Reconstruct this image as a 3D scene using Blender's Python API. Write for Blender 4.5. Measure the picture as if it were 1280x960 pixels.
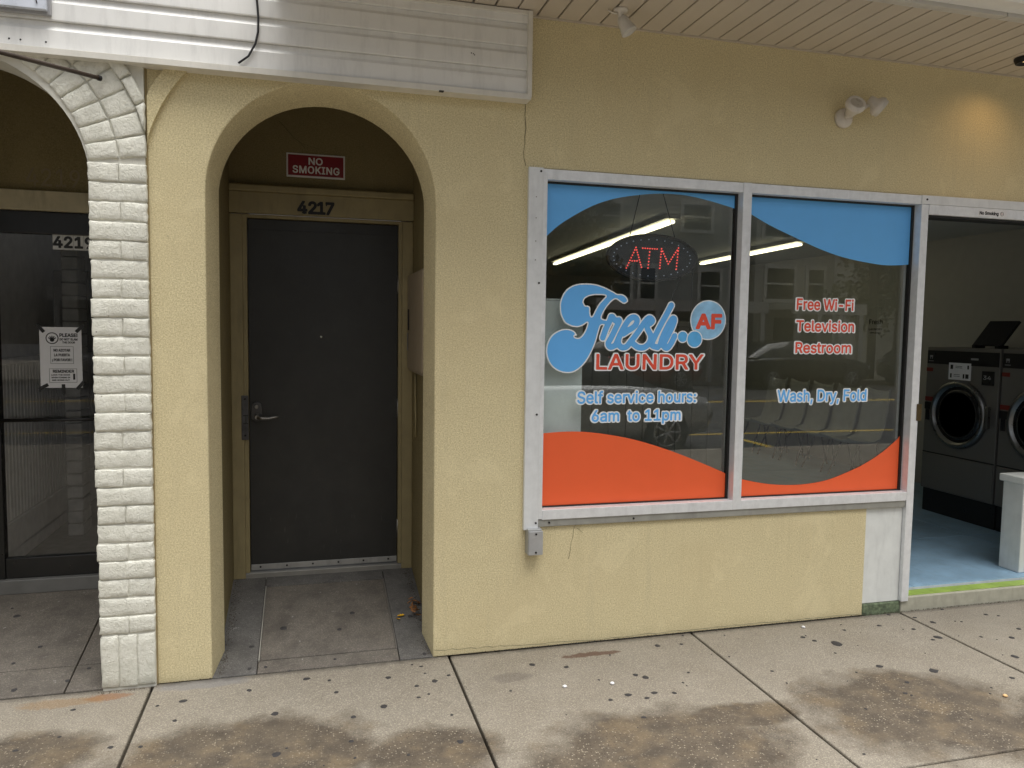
import bpy, bmesh, math, random
import numpy as np
from mathutils import Vector, Matrix, Euler
R = math.radians
random.seed(7)
for o in list(bpy.data.objects): bpy.data.objects.remove(o)
scene = bpy.context.scene
col = scene.collection

# ------------------------------------------------------------------ camera
YA, PI_, RO = R(15.023), R(4.157), R(0.815)
cf = Vector((math.sin(YA)*math.cos(PI_), math.cos(YA)*math.cos(PI_), -math.sin(PI_)))
r0 = Vector((math.cos(YA), -math.sin(YA), 0)); u0 = r0.cross(cf)
cr = math.cos(RO)*r0 + math.sin(RO)*u0; cu = -math.sin(RO)*r0 + math.cos(RO)*u0
cam = bpy.data.cameras.new('camera'); cam_o = bpy.data.objects.new('camera', cam); col.objects.link(cam_o)
m = Matrix((cr, cu, -cf)).transposed().to_4x4(); m.translation = Vector((0, -3.6, 1.6))
cam_o.matrix_world = m
cam.sensor_width = 36; cam.lens = 959.2/1280*36; cam.clip_start = .05; cam.clip_end = 500
scene.camera = cam_o

# ------------------------------------------------------------------ world, sun, exposure
W = bpy.data.worlds.new('World'); scene.world = W; W.use_nodes = True
nt = W.node_tree; nt.nodes.clear()
sky = nt.nodes.new('ShaderNodeTexSky'); sky.sky_type = 'NISHITA'; sky.sun_disc = False
SUN_EL, SUN_AZ = 76, 155          # azimuth measured clockwise from +y (the street side is -y)
sky.sun_elevation = R(SUN_EL); sky.sun_rotation = R(SUN_AZ); sky.dust_density = 6; sky.air_density = 1.0
hs = nt.nodes.new('ShaderNodeHueSaturation'); hs.inputs['Saturation'].default_value = .18
bg = nt.nodes.new('ShaderNodeBackground'); bg.inputs[1].default_value = .065
wo = nt.nodes.new('ShaderNodeOutputWorld')
nt.links.new(sky.outputs[0], hs.inputs['Color']); nt.links.new(hs.outputs[0], bg.inputs[0]); nt.links.new(bg.outputs[0], wo.inputs[0])
sl = bpy.data.lights.new('sun', 'SUN'); sl.energy = 1.5; sl.angle = R(50); sl.color = (1, .97, .92)
so = bpy.data.objects.new('sun', sl); col.objects.link(so)
sd = Vector((math.sin(R(SUN_AZ))*math.cos(R(SUN_EL)), math.cos(R(SUN_AZ))*math.cos(R(SUN_EL)), math.sin(R(SUN_EL))))
so.rotation_euler = sd.to_track_quat('Z', 'Y').to_euler(); so.location = (0, -8, 20)
vs = scene.view_settings; vs.view_transform = 'Standard'; vs.look = 'None'; vs.gamma = 1; vs.use_curve_mapping = False
vs.exposure = 1.27
scene.cycles.max_bounces = 8; scene.cycles.transparent_max_bounces = 16
scene.cycles.use_fast_gi = False

# ------------------------------------------------------------------ material helpers
def lin(c):
    return tuple(((v/255)/12.92 if v/255 <= .04045 else ((v/255+.055)/1.055)**2.4) for v in c)
MC = {}
class N:
    """small node-tree writer"""
    def __init__(s, name):
        s.m = bpy.data.materials.new(name); s.m.use_nodes = True; s.t = s.m.node_tree; s.t.nodes.clear()
        s.out = s.t.nodes.new('ShaderNodeOutputMaterial'); s.b = s.t.nodes.new('ShaderNodeBsdfPrincipled')
        s.t.links.new(s.b.outputs[0], s.out.inputs[0])
        g = s.t.nodes.new('ShaderNodeNewGeometry'); s.pos = g.outputs['Position']
    def n(s, t, **k):
        x = s.t.nodes.new(t)
        for a, v in k.items(): setattr(x, a, v)
        return x
    def l(s, a, b): s.t.links.new(a, b)
    def noise(s, scale, detail=4, rough=.6, vec=None, stretch=None, dist=0):
        v = vec or s.pos
        if stretch:
            mp = s.n('ShaderNodeMapping'); mp.inputs['Scale'].default_value = stretch; s.l(v, mp.inputs[0]); v = mp.outputs[0]
        x = s.n('ShaderNodeTexNoise'); x.inputs['Scale'].default_value = scale; x.inputs['Detail'].default_value = detail
        x.inputs['Roughness'].default_value = rough; x.inputs['Distortion'].default_value = dist
        s.l(v, x.inputs['Vector']); return x.outputs['Fac']
    def vor(s, scale, feature='F1', out='Distance', rnd=1):
        x = s.n('ShaderNodeTexVoronoi'); x.feature = feature; x.inputs['Scale'].default_value = scale; x.inputs['Randomness'].default_value = rnd
        s.l(s.pos, x.inputs['Vector']); return x.outputs[out]
    def ramp(s, fac, stops, interp='LINEAR'):
        x = s.n('ShaderNodeValToRGB'); s.l(fac, x.inputs[0]); e = x.color_ramp.elements; x.color_ramp.interpolation = interp
        while len(e) < len(stops): e.new(.5)
        for i, (p, c) in enumerate(stops):
            e[i].position = p; e[i].color = (*c, 1) if isinstance(c, tuple) else (c, c, c, 1)
        return x.outputs[0]
    def mix(s, fac, a, b, mode='MIX'):
        x = s.n('ShaderNodeMix'); x.data_type = 'RGBA'; x.blend_type = mode
        for sock, v in ((x.inputs[0], fac), (x.inputs[6], a), (x.inputs[7], b)):
            if isinstance(v, tuple): sock.default_value = (*v, 1)
            elif isinstance(v, (int, float)): sock.default_value = v
            else: s.l(v, sock)
        return x.outputs[2]
    def math(s, op, a, b=0, clamp=False):
        x = s.n('ShaderNodeMath'); x.operation = op; x.use_clamp = clamp
        for i, v in enumerate((a, b)):
            if isinstance(v, (int, float)): x.inputs[i].default_value = v
            else: s.l(v, x.inputs[i])
        return x.outputs[0]
    def mapr(s, v, a, b, c=0, d=1):
        x = s.n('ShaderNodeMapRange'); s.l(v, x.inputs[0])
        for i, q in enumerate((a, b, c, d)): x.inputs[i+1].default_value = q
        return x.outputs[0]
    def xyz(s):
        x = s.n('ShaderNodeSeparateXYZ'); s.l(s.pos, x.inputs[0]); return x.outputs
    def blob(s, cx, cy, rx, ry, warp=.5, ws=4.0, inner=.70):
        """irregular stain on the ground: 1 inside, 0 outside"""
        o = s.xyz()
        nx = s.math('MULTIPLY', s.math('SUBTRACT', s.noise(ws, 7, .65), .5), warp*2)
        a = s.math('DIVIDE', s.math('SUBTRACT', o[0], cx), rx); b = s.math('DIVIDE', s.math('SUBTRACT', o[1], cy), ry)
        d = s.math('SQRT', s.math('ADD', s.math('MULTIPLY', a, a), s.math('MULTIPLY', b, b)))
        return s.mapr(s.math('ADD', d, nx), 1, inner)
    def col(s, v):
        if isinstance(v, tuple): s.b.inputs['Base Color'].default_value = (*v, 1)
        else: s.l(v, s.b.inputs['Base Color'])
    def rough(s, v):
        if isinstance(v, (int, float)): s.b.inputs['Roughness'].default_value = v
        else: s.l(v, s.b.inputs['Roughness'])
    def bump(s, h, strength=.5, dist=.002):
        x = s.n('ShaderNodeBump'); x.inputs['Strength'].default_value = strength; x.inputs['Distance'].default_value = dist
        s.l(h, x.inputs['Height'])
        prev = s.b.inputs['Normal']
        if prev.is_linked: s.l(prev.links[0].from_socket, x.inputs['Normal'])
        s.l(x.outputs[0], prev)
def simple(name, c, rough=.5, metal=0, var=.12, scale=12, bump=0, bscale=60, bdist=.001, spec=.5, emit=None, es=0, grime=0):
    if name in MC: return MC[name]
    s = N(name); s.b.inputs['Metallic'].default_value = metal; s.b.inputs['Specular IOR Level'].default_value = spec
    k = tuple(max(0, v*(1-var)) for v in c); k2 = tuple(min(1, v*(1+var)) for v in c)
    cc = s.mix(s.mapr(s.noise(scale, 5), .3, .7), k, k2)
    if grime:
        cc = s.mix(s.math('MULTIPLY', s.mapr(s.noise(5, 6, .7, stretch=(3, 3, .5)), .5, .75), grime), cc, tuple(v*.45 for v in c))
    s.col(cc); s.rough(s.mapr(s.noise(scale*2, 3), .3, .7, max(0, rough-.08), min(1, rough+.08)))
    if bump: s.bump(s.noise(bscale, 4), bump, bdist)
    if emit: s.b.inputs['Emission Color'].default_value = (*emit, 1); s.b.inputs['Emission Strength'].default_value = es
    MC[name] = s.m; return s.m

# --- painted stucco
def stucco_mat(name, base, dirt=1.0):
    s = N(name)
    g1 = s.noise(330, 3, .65); g2 = s.noise(150, 4, .7); big = s.noise(1.6, 5, .6); mid = s.noise(9, 5, .6)
    dk = tuple(v*f for v, f in zip(base, (.60, .56, .46))); lt = tuple(min(1, v*1.16) for v in base)
    c = s.mix(s.mapr(g2, .32, .68), dk, lt)
    c = s.mix(s.mapr(mid, .35, .72, 0, .30*dirt), c, tuple(v*f for v, f in zip(base, (.84, .82, .78))))
    c = s.mix(s.mapr(big, .42, .72, 0, .35*dirt), c, tuple(v*f for v, f in zip(base, (.86, .80, .72))))
    st = s.noise(6, 5, .65, stretch=(2.2, 2.2, .22))
    c = s.mix(s.mapr(st, .56, .8, 0, .35*dirt), c, tuple(v*.62 for v in base))
    # small chips and scuffs
    c = s.mix(s.mapr(s.noise(420, 2, .6), .50, .68, 0, .42), c, tuple(v*.52 for v in base))
    c = s.mix(s.mapr(s.noise(300, 2, .6), .55, .7, 0, .35), c, tuple(min(1, v*1.3) for v in base))
    ch = s.vor(7.5); cn = s.noise(60, 3)
    chip = s.mapr(s.math('ADD', ch, s.math('MULTIPLY', cn, .05)), .055, .045)
    c = s.mix(s.math('MULTIPLY', chip, .6*dirt), c, tuple(v*.4 for v in base))
    # damp streaks that run down from the sill, and splash dirt at the foot
    o = s.xyz(); sk = s.noise(14, 5, .6, stretch=(1, 1, .10))
    under = s.math('MULTIPLY', s.mapr(o[2], .2, .62), s.mapr(o[0], 1.0, 1.1)); under = s.math('MULTIPLY', under, s.math('LESS_THAN', o[2], .64))
    c = s.mix(s.math('MULTIPLY', s.math('MULTIPLY', under, s.mapr(sk, .52, .72)), .35*dirt), c, tuple(v*f for v, f in zip(base, (.6, .58, .5))))
    c = s.mix(s.math('MULTIPLY', s.mapr(s.math('ADD', o[2], s.math('MULTIPLY', s.noise(9, 5, .7), .16)), .13, .05), .45), c, tuple(v*f for v, f in zip(base, (.62, .60, .52))))
    c = s.mix(s.mapr(s.noise(4.2, 7, .72, dist=.6), .53, .60, 0, .16*dirt), c, tuple(v*f for v, f in zip(base, (.74, .70, .62))))
    c = s.mix(s.mapr(s.noise(3.1, 6, .7, dist=.4), .56, .62, 0, .18*dirt), c, tuple(min(1, v*1.14) for v in base))
    s.col(c); s.rough(.86); s.b.inputs['Specular IOR Level'].default_value = .25
    s.bump(s.noise(210, 5, .75), .8, .004); s.bump(g1, .6, .002); s.bump(s.noise(11, 3), .35, .006)
    return s.m
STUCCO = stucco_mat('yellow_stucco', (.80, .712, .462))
STUCCO_SHADE = stucco_mat('shaded_stucco', (.30, .25, .13), 1.3)  # stucco for the recesses, their shade put into a darker base colour
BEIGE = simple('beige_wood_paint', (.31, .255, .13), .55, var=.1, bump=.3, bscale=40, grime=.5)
# --- painted rock-face brick
s = N('white_painted_brick')
n1 = s.noise(70, 5, .65); n2 = s.noise(26, 4, .6, dist=1.2); oi = s.n('ShaderNodeObjectInfo')
c = s.mix(s.mapr(n2, .3, .62), (.72, .715, .62), (.86, .855, .765))
c = s.mix(s.mapr(s.math('ADD', s.vor(16), s.math('MULTIPLY', s.noise(90, 4), .09)), .095, .075), c, (.36, .33, .27))
c = s.mix(s.mapr(s.noise(150, 3), .62, .78, 0, .5), c, (.38, .37, .31))
z = s.xyz()[2]
gr = s.math('MULTIPLY', s.mapr(s.math('ADD', z, s.math('MULTIPLY', s.noise(14, 4), .25)), .28, .05), .5)
c = s.mix(gr, c, (.36, .38, .30))
c = s.mix(s.mapr(s.noise(2.2, 4), .5, .75, 0, .25), c, (.55, .53, .45))
s.col(c); s.rough(.62); s.bump(s.noise(48, 6, .7, dist=1.6), .85, .009); s.bump(s.noise(130, 5, .8), .9, .003)
BRICK = s.m
# --- pavement concrete
def concrete(name, base, stains=True, alc=False):
    s = N(name)
    fine = s.noise(220, 3, .7); mid = s.noise(22, 6, .65); big = s.noise(3.1, 5, .6)
    b2 = tuple(v*.80 for v in base)
    c = s.mix(s.mapr(mid, .3, .7), b2, tuple(v*1.06 for v in base))
    c = s.mix(s.mapr(big, .4, .62, 0, .5), c, tuple(v*f for v, f in zip(base, (.70, .67, .63))))
    c = s.mix(s.mapr(s.noise(1.1, 6, .7, dist=1), .48, .60, 0, .22), c, tuple(v*.68 for v in base))
    c = s.mix(s.mapr(fine, .42, .70, .0, .62), c, tuple(v*.40 for v in base))
    c = s.mix(s.mapr(s.noise(150, 2, .5), .54, .64, 0, .5), c, tuple(min(1, v*1.55) for v in base))
    c = s.mix(s.mapr(s.noise(175, 2, .5), .55, .64, 0, .5), c, tuple(v*.42 for v in base))
    c = s.mix(s.mapr(s.noise(60, 5, .75), .55, .75, 0, .4), c, tuple(v*.6 for v in base))
    if stains:
        def mx(*m_):
            r_ = m_[0]
            for q in m_[1:]: r_ = s.math('MAXIMUM', r_, q)
            return r_
        wear = mx(s.blob(2.52, -.98, .58, .42), s.blob(1.30, -1.05, .62, .38), s.blob(-.25, -.72, .62, .34), s.blob(.45, -.85, .3, .25),
                  s.blob(1.75, -.86, .34, .12), s.blob(3.1, -1.35, .6, .4), s.blob(-1.05, -.55, .35, .25), s.blob(.1, -2.2, 1.6, .9), s.blob(3.2, -2.6, 1.6, .9))
        wet = s.mix(s.mapr(s.noise(9, 5), .35, .65), lin((62, 53, 43)), lin((92, 81, 66)))
        c = s.mix(s.math('MULTIPLY', wear, .88), c, wet)
        c = s.mix(s.math('MULTIPLY', s.mapr(s.noise(4.5, 3), .5, .66), s.math('MULTIPLY', wear, .32)), c, lin((122, 104, 76)))
        # exposed aggregate: light and dark pebbles in the worn parts
        v = s.vor(125); vc = s.vor(125, out='Color'); sc = s.n('ShaderNodeSeparateColor'); s.l(vc, sc.inputs[0])
        peb = s.mapr(v, .48, .30)
        lightp = s.math('MULTIPLY', peb, s.mapr(sc.outputs[0], .74, .82)); darkp = s.math('MULTIPLY', peb, s.mapr(sc.outputs[1], .62, .7))
        am = s.math('ADD', s.math('MULTIPLY', wear, s.mapr(s.noise(3.7, 4), .40, .60, .25, .9)), .06)
        c = s.mix(s.math('MULTIPLY', lightp, am), c, lin((156, 147, 130)))
        c = s.mix(s.math('MULTIPLY', darkp, s.math('MULTIPLY', am, .8)), c, lin((58, 50, 44)))
        c = s.mix(s.math('MULTIPLY', s.blob(-.83, -.085, .10, .035, .9, 30), .55), c, lin((128, 80, 40)))
        c = s.mix(s.math('MULTIPLY', s.blob(-1.0, -.10, .2, .045, .9, 24), .35), c, lin((140, 104, 52)))
        c = s.mix(s.math('MULTIPLY', s.blob(1.35, -.145, .17, .028, .9, 22), .8), c, lin((84, 58, 44)))
        c = s.mix(s.math('MULTIPLY', s.blob(-.45, -.05, .22, .06, .5, 10), .6), c, lin((120, 120, 122)))
        c = s.mix(s.math('MULTIPLY', s.blob(.9, -.3, .12, .05, .5, 12), .4), c, lin((90, 84, 80)))
        # grime line at the foot of the wall
        yy = s.xyz()[1]
        c = s.mix(s.math('MULTIPLY', s.mapr(s.math('ADD', yy, s.math('MULTIPLY', s.noise(20, 4), .04)), -.035, .012), .8), c, lin((60, 56, 50)))
        s.bump(peb, .25, .001)
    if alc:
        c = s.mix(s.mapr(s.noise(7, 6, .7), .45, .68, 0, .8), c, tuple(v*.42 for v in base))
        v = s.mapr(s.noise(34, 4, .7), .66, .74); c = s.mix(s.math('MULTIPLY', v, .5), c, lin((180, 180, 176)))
    s.col(c); s.rough(s.mapr(mid, .3, .7, .68, .9)); s.bump(mid, .5, .004); s.bump(s.noise(150, 3, .6), .8, .003)
    return s.m
CONC = concrete('pavement_concrete', lin((148, 141, 128)))
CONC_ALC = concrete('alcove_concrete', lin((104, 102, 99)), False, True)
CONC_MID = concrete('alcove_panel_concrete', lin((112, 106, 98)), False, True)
JOINT = simple('joint_dirt', lin((52, 46, 38)), .95)
GUM = simple('old_gum', lin((52, 50, 50)), .8, var=.3, scale=80)
SIDING = simple('white_vinyl_siding', (.80, .80, .78), .42, var=.05, scale=4, bump=.12, bscale=9, bdist=.003, grime=.3)
TRIM = simple('white_trim', (.70, .68, .62), .4, var=.06, grime=.25)
SOFFIT = simple('beige_vinyl_soffit', (.55, .49, .405), .5, var=.05, scale=3, bump=.1, bscale=8)
SOFDARK = simple('soffit_groove', (.20, .16, .12), .7)
ALU = simple('brushed_aluminium', (.80, .82, .84), .42, metal=.35, var=.07, scale=30, bump=.15, bscale=90, bdist=.0006, grime=.25)
ALU_W = simple('pale_anodised_trim', (.74, .76, .77), .45, metal=.2, var=.06, scale=22, grime=.2)
GASKET = simple('black_gasket', (.012, .012, .012), .5)
SCREW = simple('dark_screw', (.02, .02, .02), .5, metal=.5)
s = N('charcoal_door_paint'); c = s.mix(s.mapr(s.noise(2.5, 6, .7), .35, .7), (.020, .020, .019), (.030, .030, .028))
c = s.mix(s.math('MULTIPLY', s.mapr(s.noise(60, 4, .6, stretch=(1, 1, .15)), .64, .74), s.mapr(s.xyz()[2], .75, .3, .15, .8)), c, (.075, .072, .066))
c = s.mix(s.mapr(s.noise(9, 6, .75), .62, .72, 0, .5), c, (.045, .044, .040)); s.col(c); s.rough(s.mapr(s.noise(7, 5), .3, .7, .34, .55)); s.bump(s.noise(3, 3), .3, .01); s.bump(s.noise(90, 3), .15, .0008); DOOR = s.m
BLACKM = simple('black_door_frame', (.008, .008, .008), .35, var=.2)
STEEL = simple('worn_steel', (.28, .27, .25), .35, metal=.9, var=.2)
DKSTEEL = simple('dark_steel', (.09, .09, .09), .4, metal=.8, var=.2)
RED = simple('sign_red', lin((128, 16, 28)), .45)
SIGNW = simple('sign_white', (.72, .70, .68), .45)
INK = simple('black_ink', (.012, .012, .012), .5)
NUM = simple('black_number_plastic', (.006, .006, .009), .6)
PAPER = simple('white_paper', (.78, .78, .8), .7, var=.03)
BLUEV = simple('blue_vinyl', (.135, .46, .93), .45, var=.02)
ORGV = simple('orange_vinyl', lin((236, 98, 52)), .45, var=.02)
ORGT = simple('coral_vinyl', lin((226, 84, 62)), .45, var=.02)
WHV = simple('white_vinyl', (.85, .88, .90), .4, var=.02)
SKYV = simple('light_blue_vinyl', lin((96, 180, 238)), .4, var=.1, scale=25)
BUBV = simple('bubble_blue_vinyl', lin((150, 200, 238)), .35, var=.22, scale=14)
PBLUE = simple('painted_blue_floor', lin((140, 172, 196)), .38, var=.16, scale=6, grime=.4, bump=.2, bscale=12)
LIME = simple('lime_tape', lin((150, 176, 84)), .5, var=.2, grime=.4)
INWALL = simple('interior_wall_paint', (.50, .48, .44), .7, var=.04)
INCEIL = simple('interior_ceiling', (.62, .60, .56), .8, var=.04)
WPANEL = simple('white_painted_panel', (.70, .72, .70), .55, var=.06, bump=.4, bscale=14, bdist=.003, grime=.25)
MOSS = simple('mossy_concrete', lin((96, 108, 84)), .9, var=.55, scale=40, bump=.8, bscale=60, bdist=.006)
WASH = simple('washer_steel', (.22, .21, .195), .4, metal=.5, var=.02, scale=3)
WASHD = simple('washer_black', (.012, .012, .013), .35)
CHROME = simple('chrome_ring', (.24, .24, .24), .33, metal=1, var=.05)
REDL = simple('red_label', lin((120, 36, 28)), .5)
CHAIRP = simple('grey_moulded_plastic', (.60, .60, .58), .4, var=.06)
LED_R = simple('red_led', (.5, .02, .02), .4, emit=(1, .10, .08), es=.55)
LED_W = simple('white_led', (.5, .55, .7), .4, emit=(.6, .75, 1), es=.06)
TUBE = simple('fluorescent_tube', (.9, .9, .8), .4, emit=(1, .91, .60), es=1.6)
BROWNM = simple('brown_painted_metal', (.045, .03, .022), .45, var=.2)
CABLE = simple('black_cable', (.015, .015, .018), .5)
LAMPW = simple('weathered_lamp_plastic', (.66, .62, .56), .5, var=.1, scale=20, grime=.5)
LEAFM = simple('dry_leaf', lin((150, 104, 62)), .7, var=.35, scale=60)
LEAFY = simple('yellow_leaf', lin((226, 176, 30)), .6, var=.15, scale=60)
ASPH = simple('asphalt', (.052, .052, .054), .85, var=.25, scale=3, bump=.6, bscale=180, bdist=.004)
YLINE = simple('yellow_road_paint', (.62, .42, .06), .7, var=.15)
def glass_mat(name, tint=(.93, .95, .94), f=1.72, dark=0):
    s = N(name); t = s.n('ShaderNodeBsdfTransparent'); t.inputs[0].default_value = (*tint, 1)
    g = s.n('ShaderNodeBsdfGlossy'); g.inputs['Roughness'].default_value = .0; g.inputs[0].default_value = (1, 1, 1, 1)
    fr = s.n('ShaderNodeFresnel'); ge = s.n('ShaderNodeNewGeometry')
    s.l(s.mapr(ge.outputs['Backfacing'], 0, 1, f, 1/f), fr.inputs[0])      # same small reflection on both faces of the pane
    mx = s.n('ShaderNodeMixShader'); s.l(fr.outputs[0], mx.inputs[0]); s.l(t.outputs[0], mx.inputs[1]); s.l(g.outputs[0], mx.inputs[2])
    s.l(mx.outputs[0], s.out.inputs[0]); return s.m
GLASS = glass_mat('window_glass')
GLASSD = glass_mat('tinted_door_glass', (.95, .95, .95), 1.4)

# ------------------------------------------------------------------ mesh helpers
class MB:
    def __init__(s): s.v = []; s.f = []; s.mi = []; s.cur = 0; s.sm = set()
    def add(s, vs_, fs, smooth=False):
        b = len(s.v); s.v += [tuple(v) for v in vs_]
        for f in fs:
            if smooth: s.sm.add(len(s.f))
            s.f.append([b+i for i in f]); s.mi.append(s.cur)
        return s
    def box(s, x0, x1, y0, y1, z0, z1):
        return s.add([(x0,y0,z0),(x1,y0,z0),(x1,y1,z0),(x0,y1,z0),(x0,y0,z1),(x1,y0,z1),(x1,y1,z1),(x0,y1,z1)],
                     [(0,3,2,1),(4,5,6,7),(0,1,5,4),(1,2,6,5),(2,3,7,6),(3,0,4,7)])
    def prism(s, pts, axis, a, b, smooth=False):
        """pts 2D polygon; axis 'x': pts=(y,z); 'y': pts=(x,z); 'z': pts=(x,y)"""
        def p(q, t): return {'x': (t, q[0], q[1]), 'y': (q[0], t, q[1]), 'z': (q[0], q[1], t)}[axis]
        n = len(pts); s.add([p(q, a) for q in pts]+[p(q, b) for q in pts], [])
        base = len(s.v)-2*n
        s.f.append([base+i for i in range(n)][::-1]); s.mi.append(s.cur)
        s.f.append([base+n+i for i in range(n)]); s.mi.append(s.cur)
        for i in range(n):
            j = (i+1) % n
            if smooth: s.sm.add(len(s.f))
            s.f.append([base+i, base+j, base+n+j, base+n+i]); s.mi.append(s.cur)
        return s
    def tube(s, pts, r, seg=8, cap=True):
        pts = [Vector(p) for p in pts]; rings = []; up = None
        for i, p in enumerate(pts):
            d = (pts[min(i+1, len(pts)-1)]-pts[max(i-1, 0)]).normalized()
            if up is None:
                up = d.orthogonal().normalized()
            a = (up-d*up.dot(d)).normalized(); up = a; b_ = d.cross(a)
            rr = r[i] if isinstance(r, (list, tuple)) else r
            rings.append([p+(a*math.cos(2*math.pi*k/seg)+b_*math.sin(2*math.pi*k/seg))*rr for k in range(seg)])
        base = len(s.v); s.v += [tuple(v) for q in rings for v in q]
        for i in range(len(rings)-1):
            for k in range(seg):
                k2 = (k+1) % seg; s.sm.add(len(s.f))
                s.f.append([base+i*seg+k, base+i*seg+k2, base+(i+1)*seg+k2, base+(i+1)*seg+k]); s.mi.append(s.cur)
        if cap:
            s.f.append([base+k for k in range(seg)][::-1]); s.mi.append(s.cur)
            s.f.append([base+(len(rings)-1)*seg+k for k in range(seg)]); s.mi.append(s.cur)
        return s
    def lathe(s, prof, o, d, seg=24):
        """prof: (distance along d, radius)"""
        d = Vector(d).normalized(); o = Vector(o)
        return s.tube_r([(o+d*t, r) for t, r in prof], d, seg)
    def tube_r(s, pr, d, seg):
        a = d.orthogonal().normalized(); b_ = d.cross(a); base = len(s.v)
        for p, r in pr: s.v += [tuple(p+(a*math.cos(2*math.pi*k/seg)+b_*math.sin(2*math.pi*k/seg))*r) for k in range(seg)]
        for i in range(len(pr)-1):
            for k in range(seg):
                k2 = (k+1) % seg; s.sm.add(len(s.f))
                s.f.append([base+i*seg+k, base+i*seg+k2, base+(i+1)*seg+k2, base+(i+1)*seg+k]); s.mi.append(s.cur)
        s.f.append([base+k for k in range(seg)][::-1]); s.mi.append(s.cur)
        s.f.append([base+(len(pr)-1)*seg+k for k in range(seg)]); s.mi.append(s.cur)
        return s
    def mesh(s, name, mats):
        me = bpy.data.meshes.new(name); me.from_pydata(s.v, [], s.f)
        for m_ in (mats if isinstance(mats, (list, tuple)) else [mats]): me.materials.append(m_)
        for i, p in enumerate(me.polygons):
            p.material_index = s.mi[i]
            if i in s.sm: p.use_smooth = True
        me.update(); return me
    def build(s, name, mats, parent=None, bevel=0, seg=2):
        bm = bmesh.new(); me = s.mesh(name, mats); bm.from_mesh(me)
        bmesh.ops.recalc_face_normals(bm, faces=bm.faces); bm.to_mesh(me); bm.free()
        o = bpy.data.objects.new(name, me); col.objects.link(o)
        if parent is not None: setparent(o, parent)
        if bevel:
            md = o.modifiers.new('bevel', 'BEVEL'); md.width = bevel; md.segments = seg; md.limit_method = 'ANGLE'; md.angle_limit = R(40)
        return o
def wm(o):
    b = Matrix.Translation(o.location) @ o.rotation_euler.to_matrix().to_4x4() @ Matrix.Diagonal((*o.scale, 1))
    return (wm(o.parent) @ o.matrix_parent_inverse @ b) if o.parent else b
def setparent(o, p):
    o.parent = p; o.matrix_parent_inverse = wm(p).inverted()
def tag(o, label=None, cat=None, group=None, kind=None):
    if label: o['label'] = label
    if cat: o['category'] = cat
    if group: o['group'] = group
    if kind: o['kind'] = kind
    return o
def thing(name, label, cat, loc=(0, 0, 0), group=None):
    o = bpy.data.objects.new(name, None); o.empty_display_size = .1; o.location = loc; col.objects.link(o)
    return tag(o, label, cat, group)
def struct(name, mb, mats, **k): return tag(mb.build(name, mats, **k), kind='structure')
def bx(name, parent, mat, x0, x1, y0, y1, z0, z1, bevel=0, seg=2): return MB().box(x0, x1, y0, y1, z0, z1).build(name, mat, parent, bevel, seg)

def field_mesh(fn, x0, x1, z0, z1, h, iso, y, name, mat, par):
    nx = int((x1-x0)/h)+1; nz = int((z1-z0)/h)+1
    xs = x0+np.arange(nx)*h; zs = z0+np.arange(nz)*h; Xg, Zg = np.meshgrid(xs, zs, indexing='ij'); D = fn(Xg, Zg)-iso
    V = []; idx = {}; F = []
    def vert(key, x, z):
        if key not in idx: idx[key] = len(V); V.append((x, y, z))
        return idx[key]
    ins = D < 0
    any_ = ins[:-1, :-1] | ins[1:, :-1] | ins[:-1, 1:] | ins[1:, 1:]
    for i, j in zip(*np.nonzero(any_)):
        cs = ((i, j), (i+1, j), (i+1, j+1), (i, j+1)); poly = []
        for k in range(4):
            a_, b_ = cs[k], cs[(k+1) % 4]; da, db = D[a_], D[b_]
            if da < 0: poly.append(vert(a_, xs[a_[0]], zs[a_[1]]))
            if (da < 0) != (db < 0):
                t = da/(da-db); key = (min(a_, b_), max(a_, b_))
                poly.append(vert(key, xs[a_[0]]+(xs[b_[0]]-xs[a_[0]])*t, zs[a_[1]]+(zs[b_[1]]-zs[a_[1]])*t))
        if len(poly) > 2: F.append(poly)
    return MB().add(V, F).build(name, mat, par)
FONT = None
try:                                    # Blender's own bundled sans serif, else its built-in one
    import os
    fp = os.path.join(bpy.utils.system_resource('DATAFILES'), 'fonts', 'Inter.woff2')
    if os.path.exists(fp): FONT = bpy.data.fonts.load(fp)
except Exception: FONT = None
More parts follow.
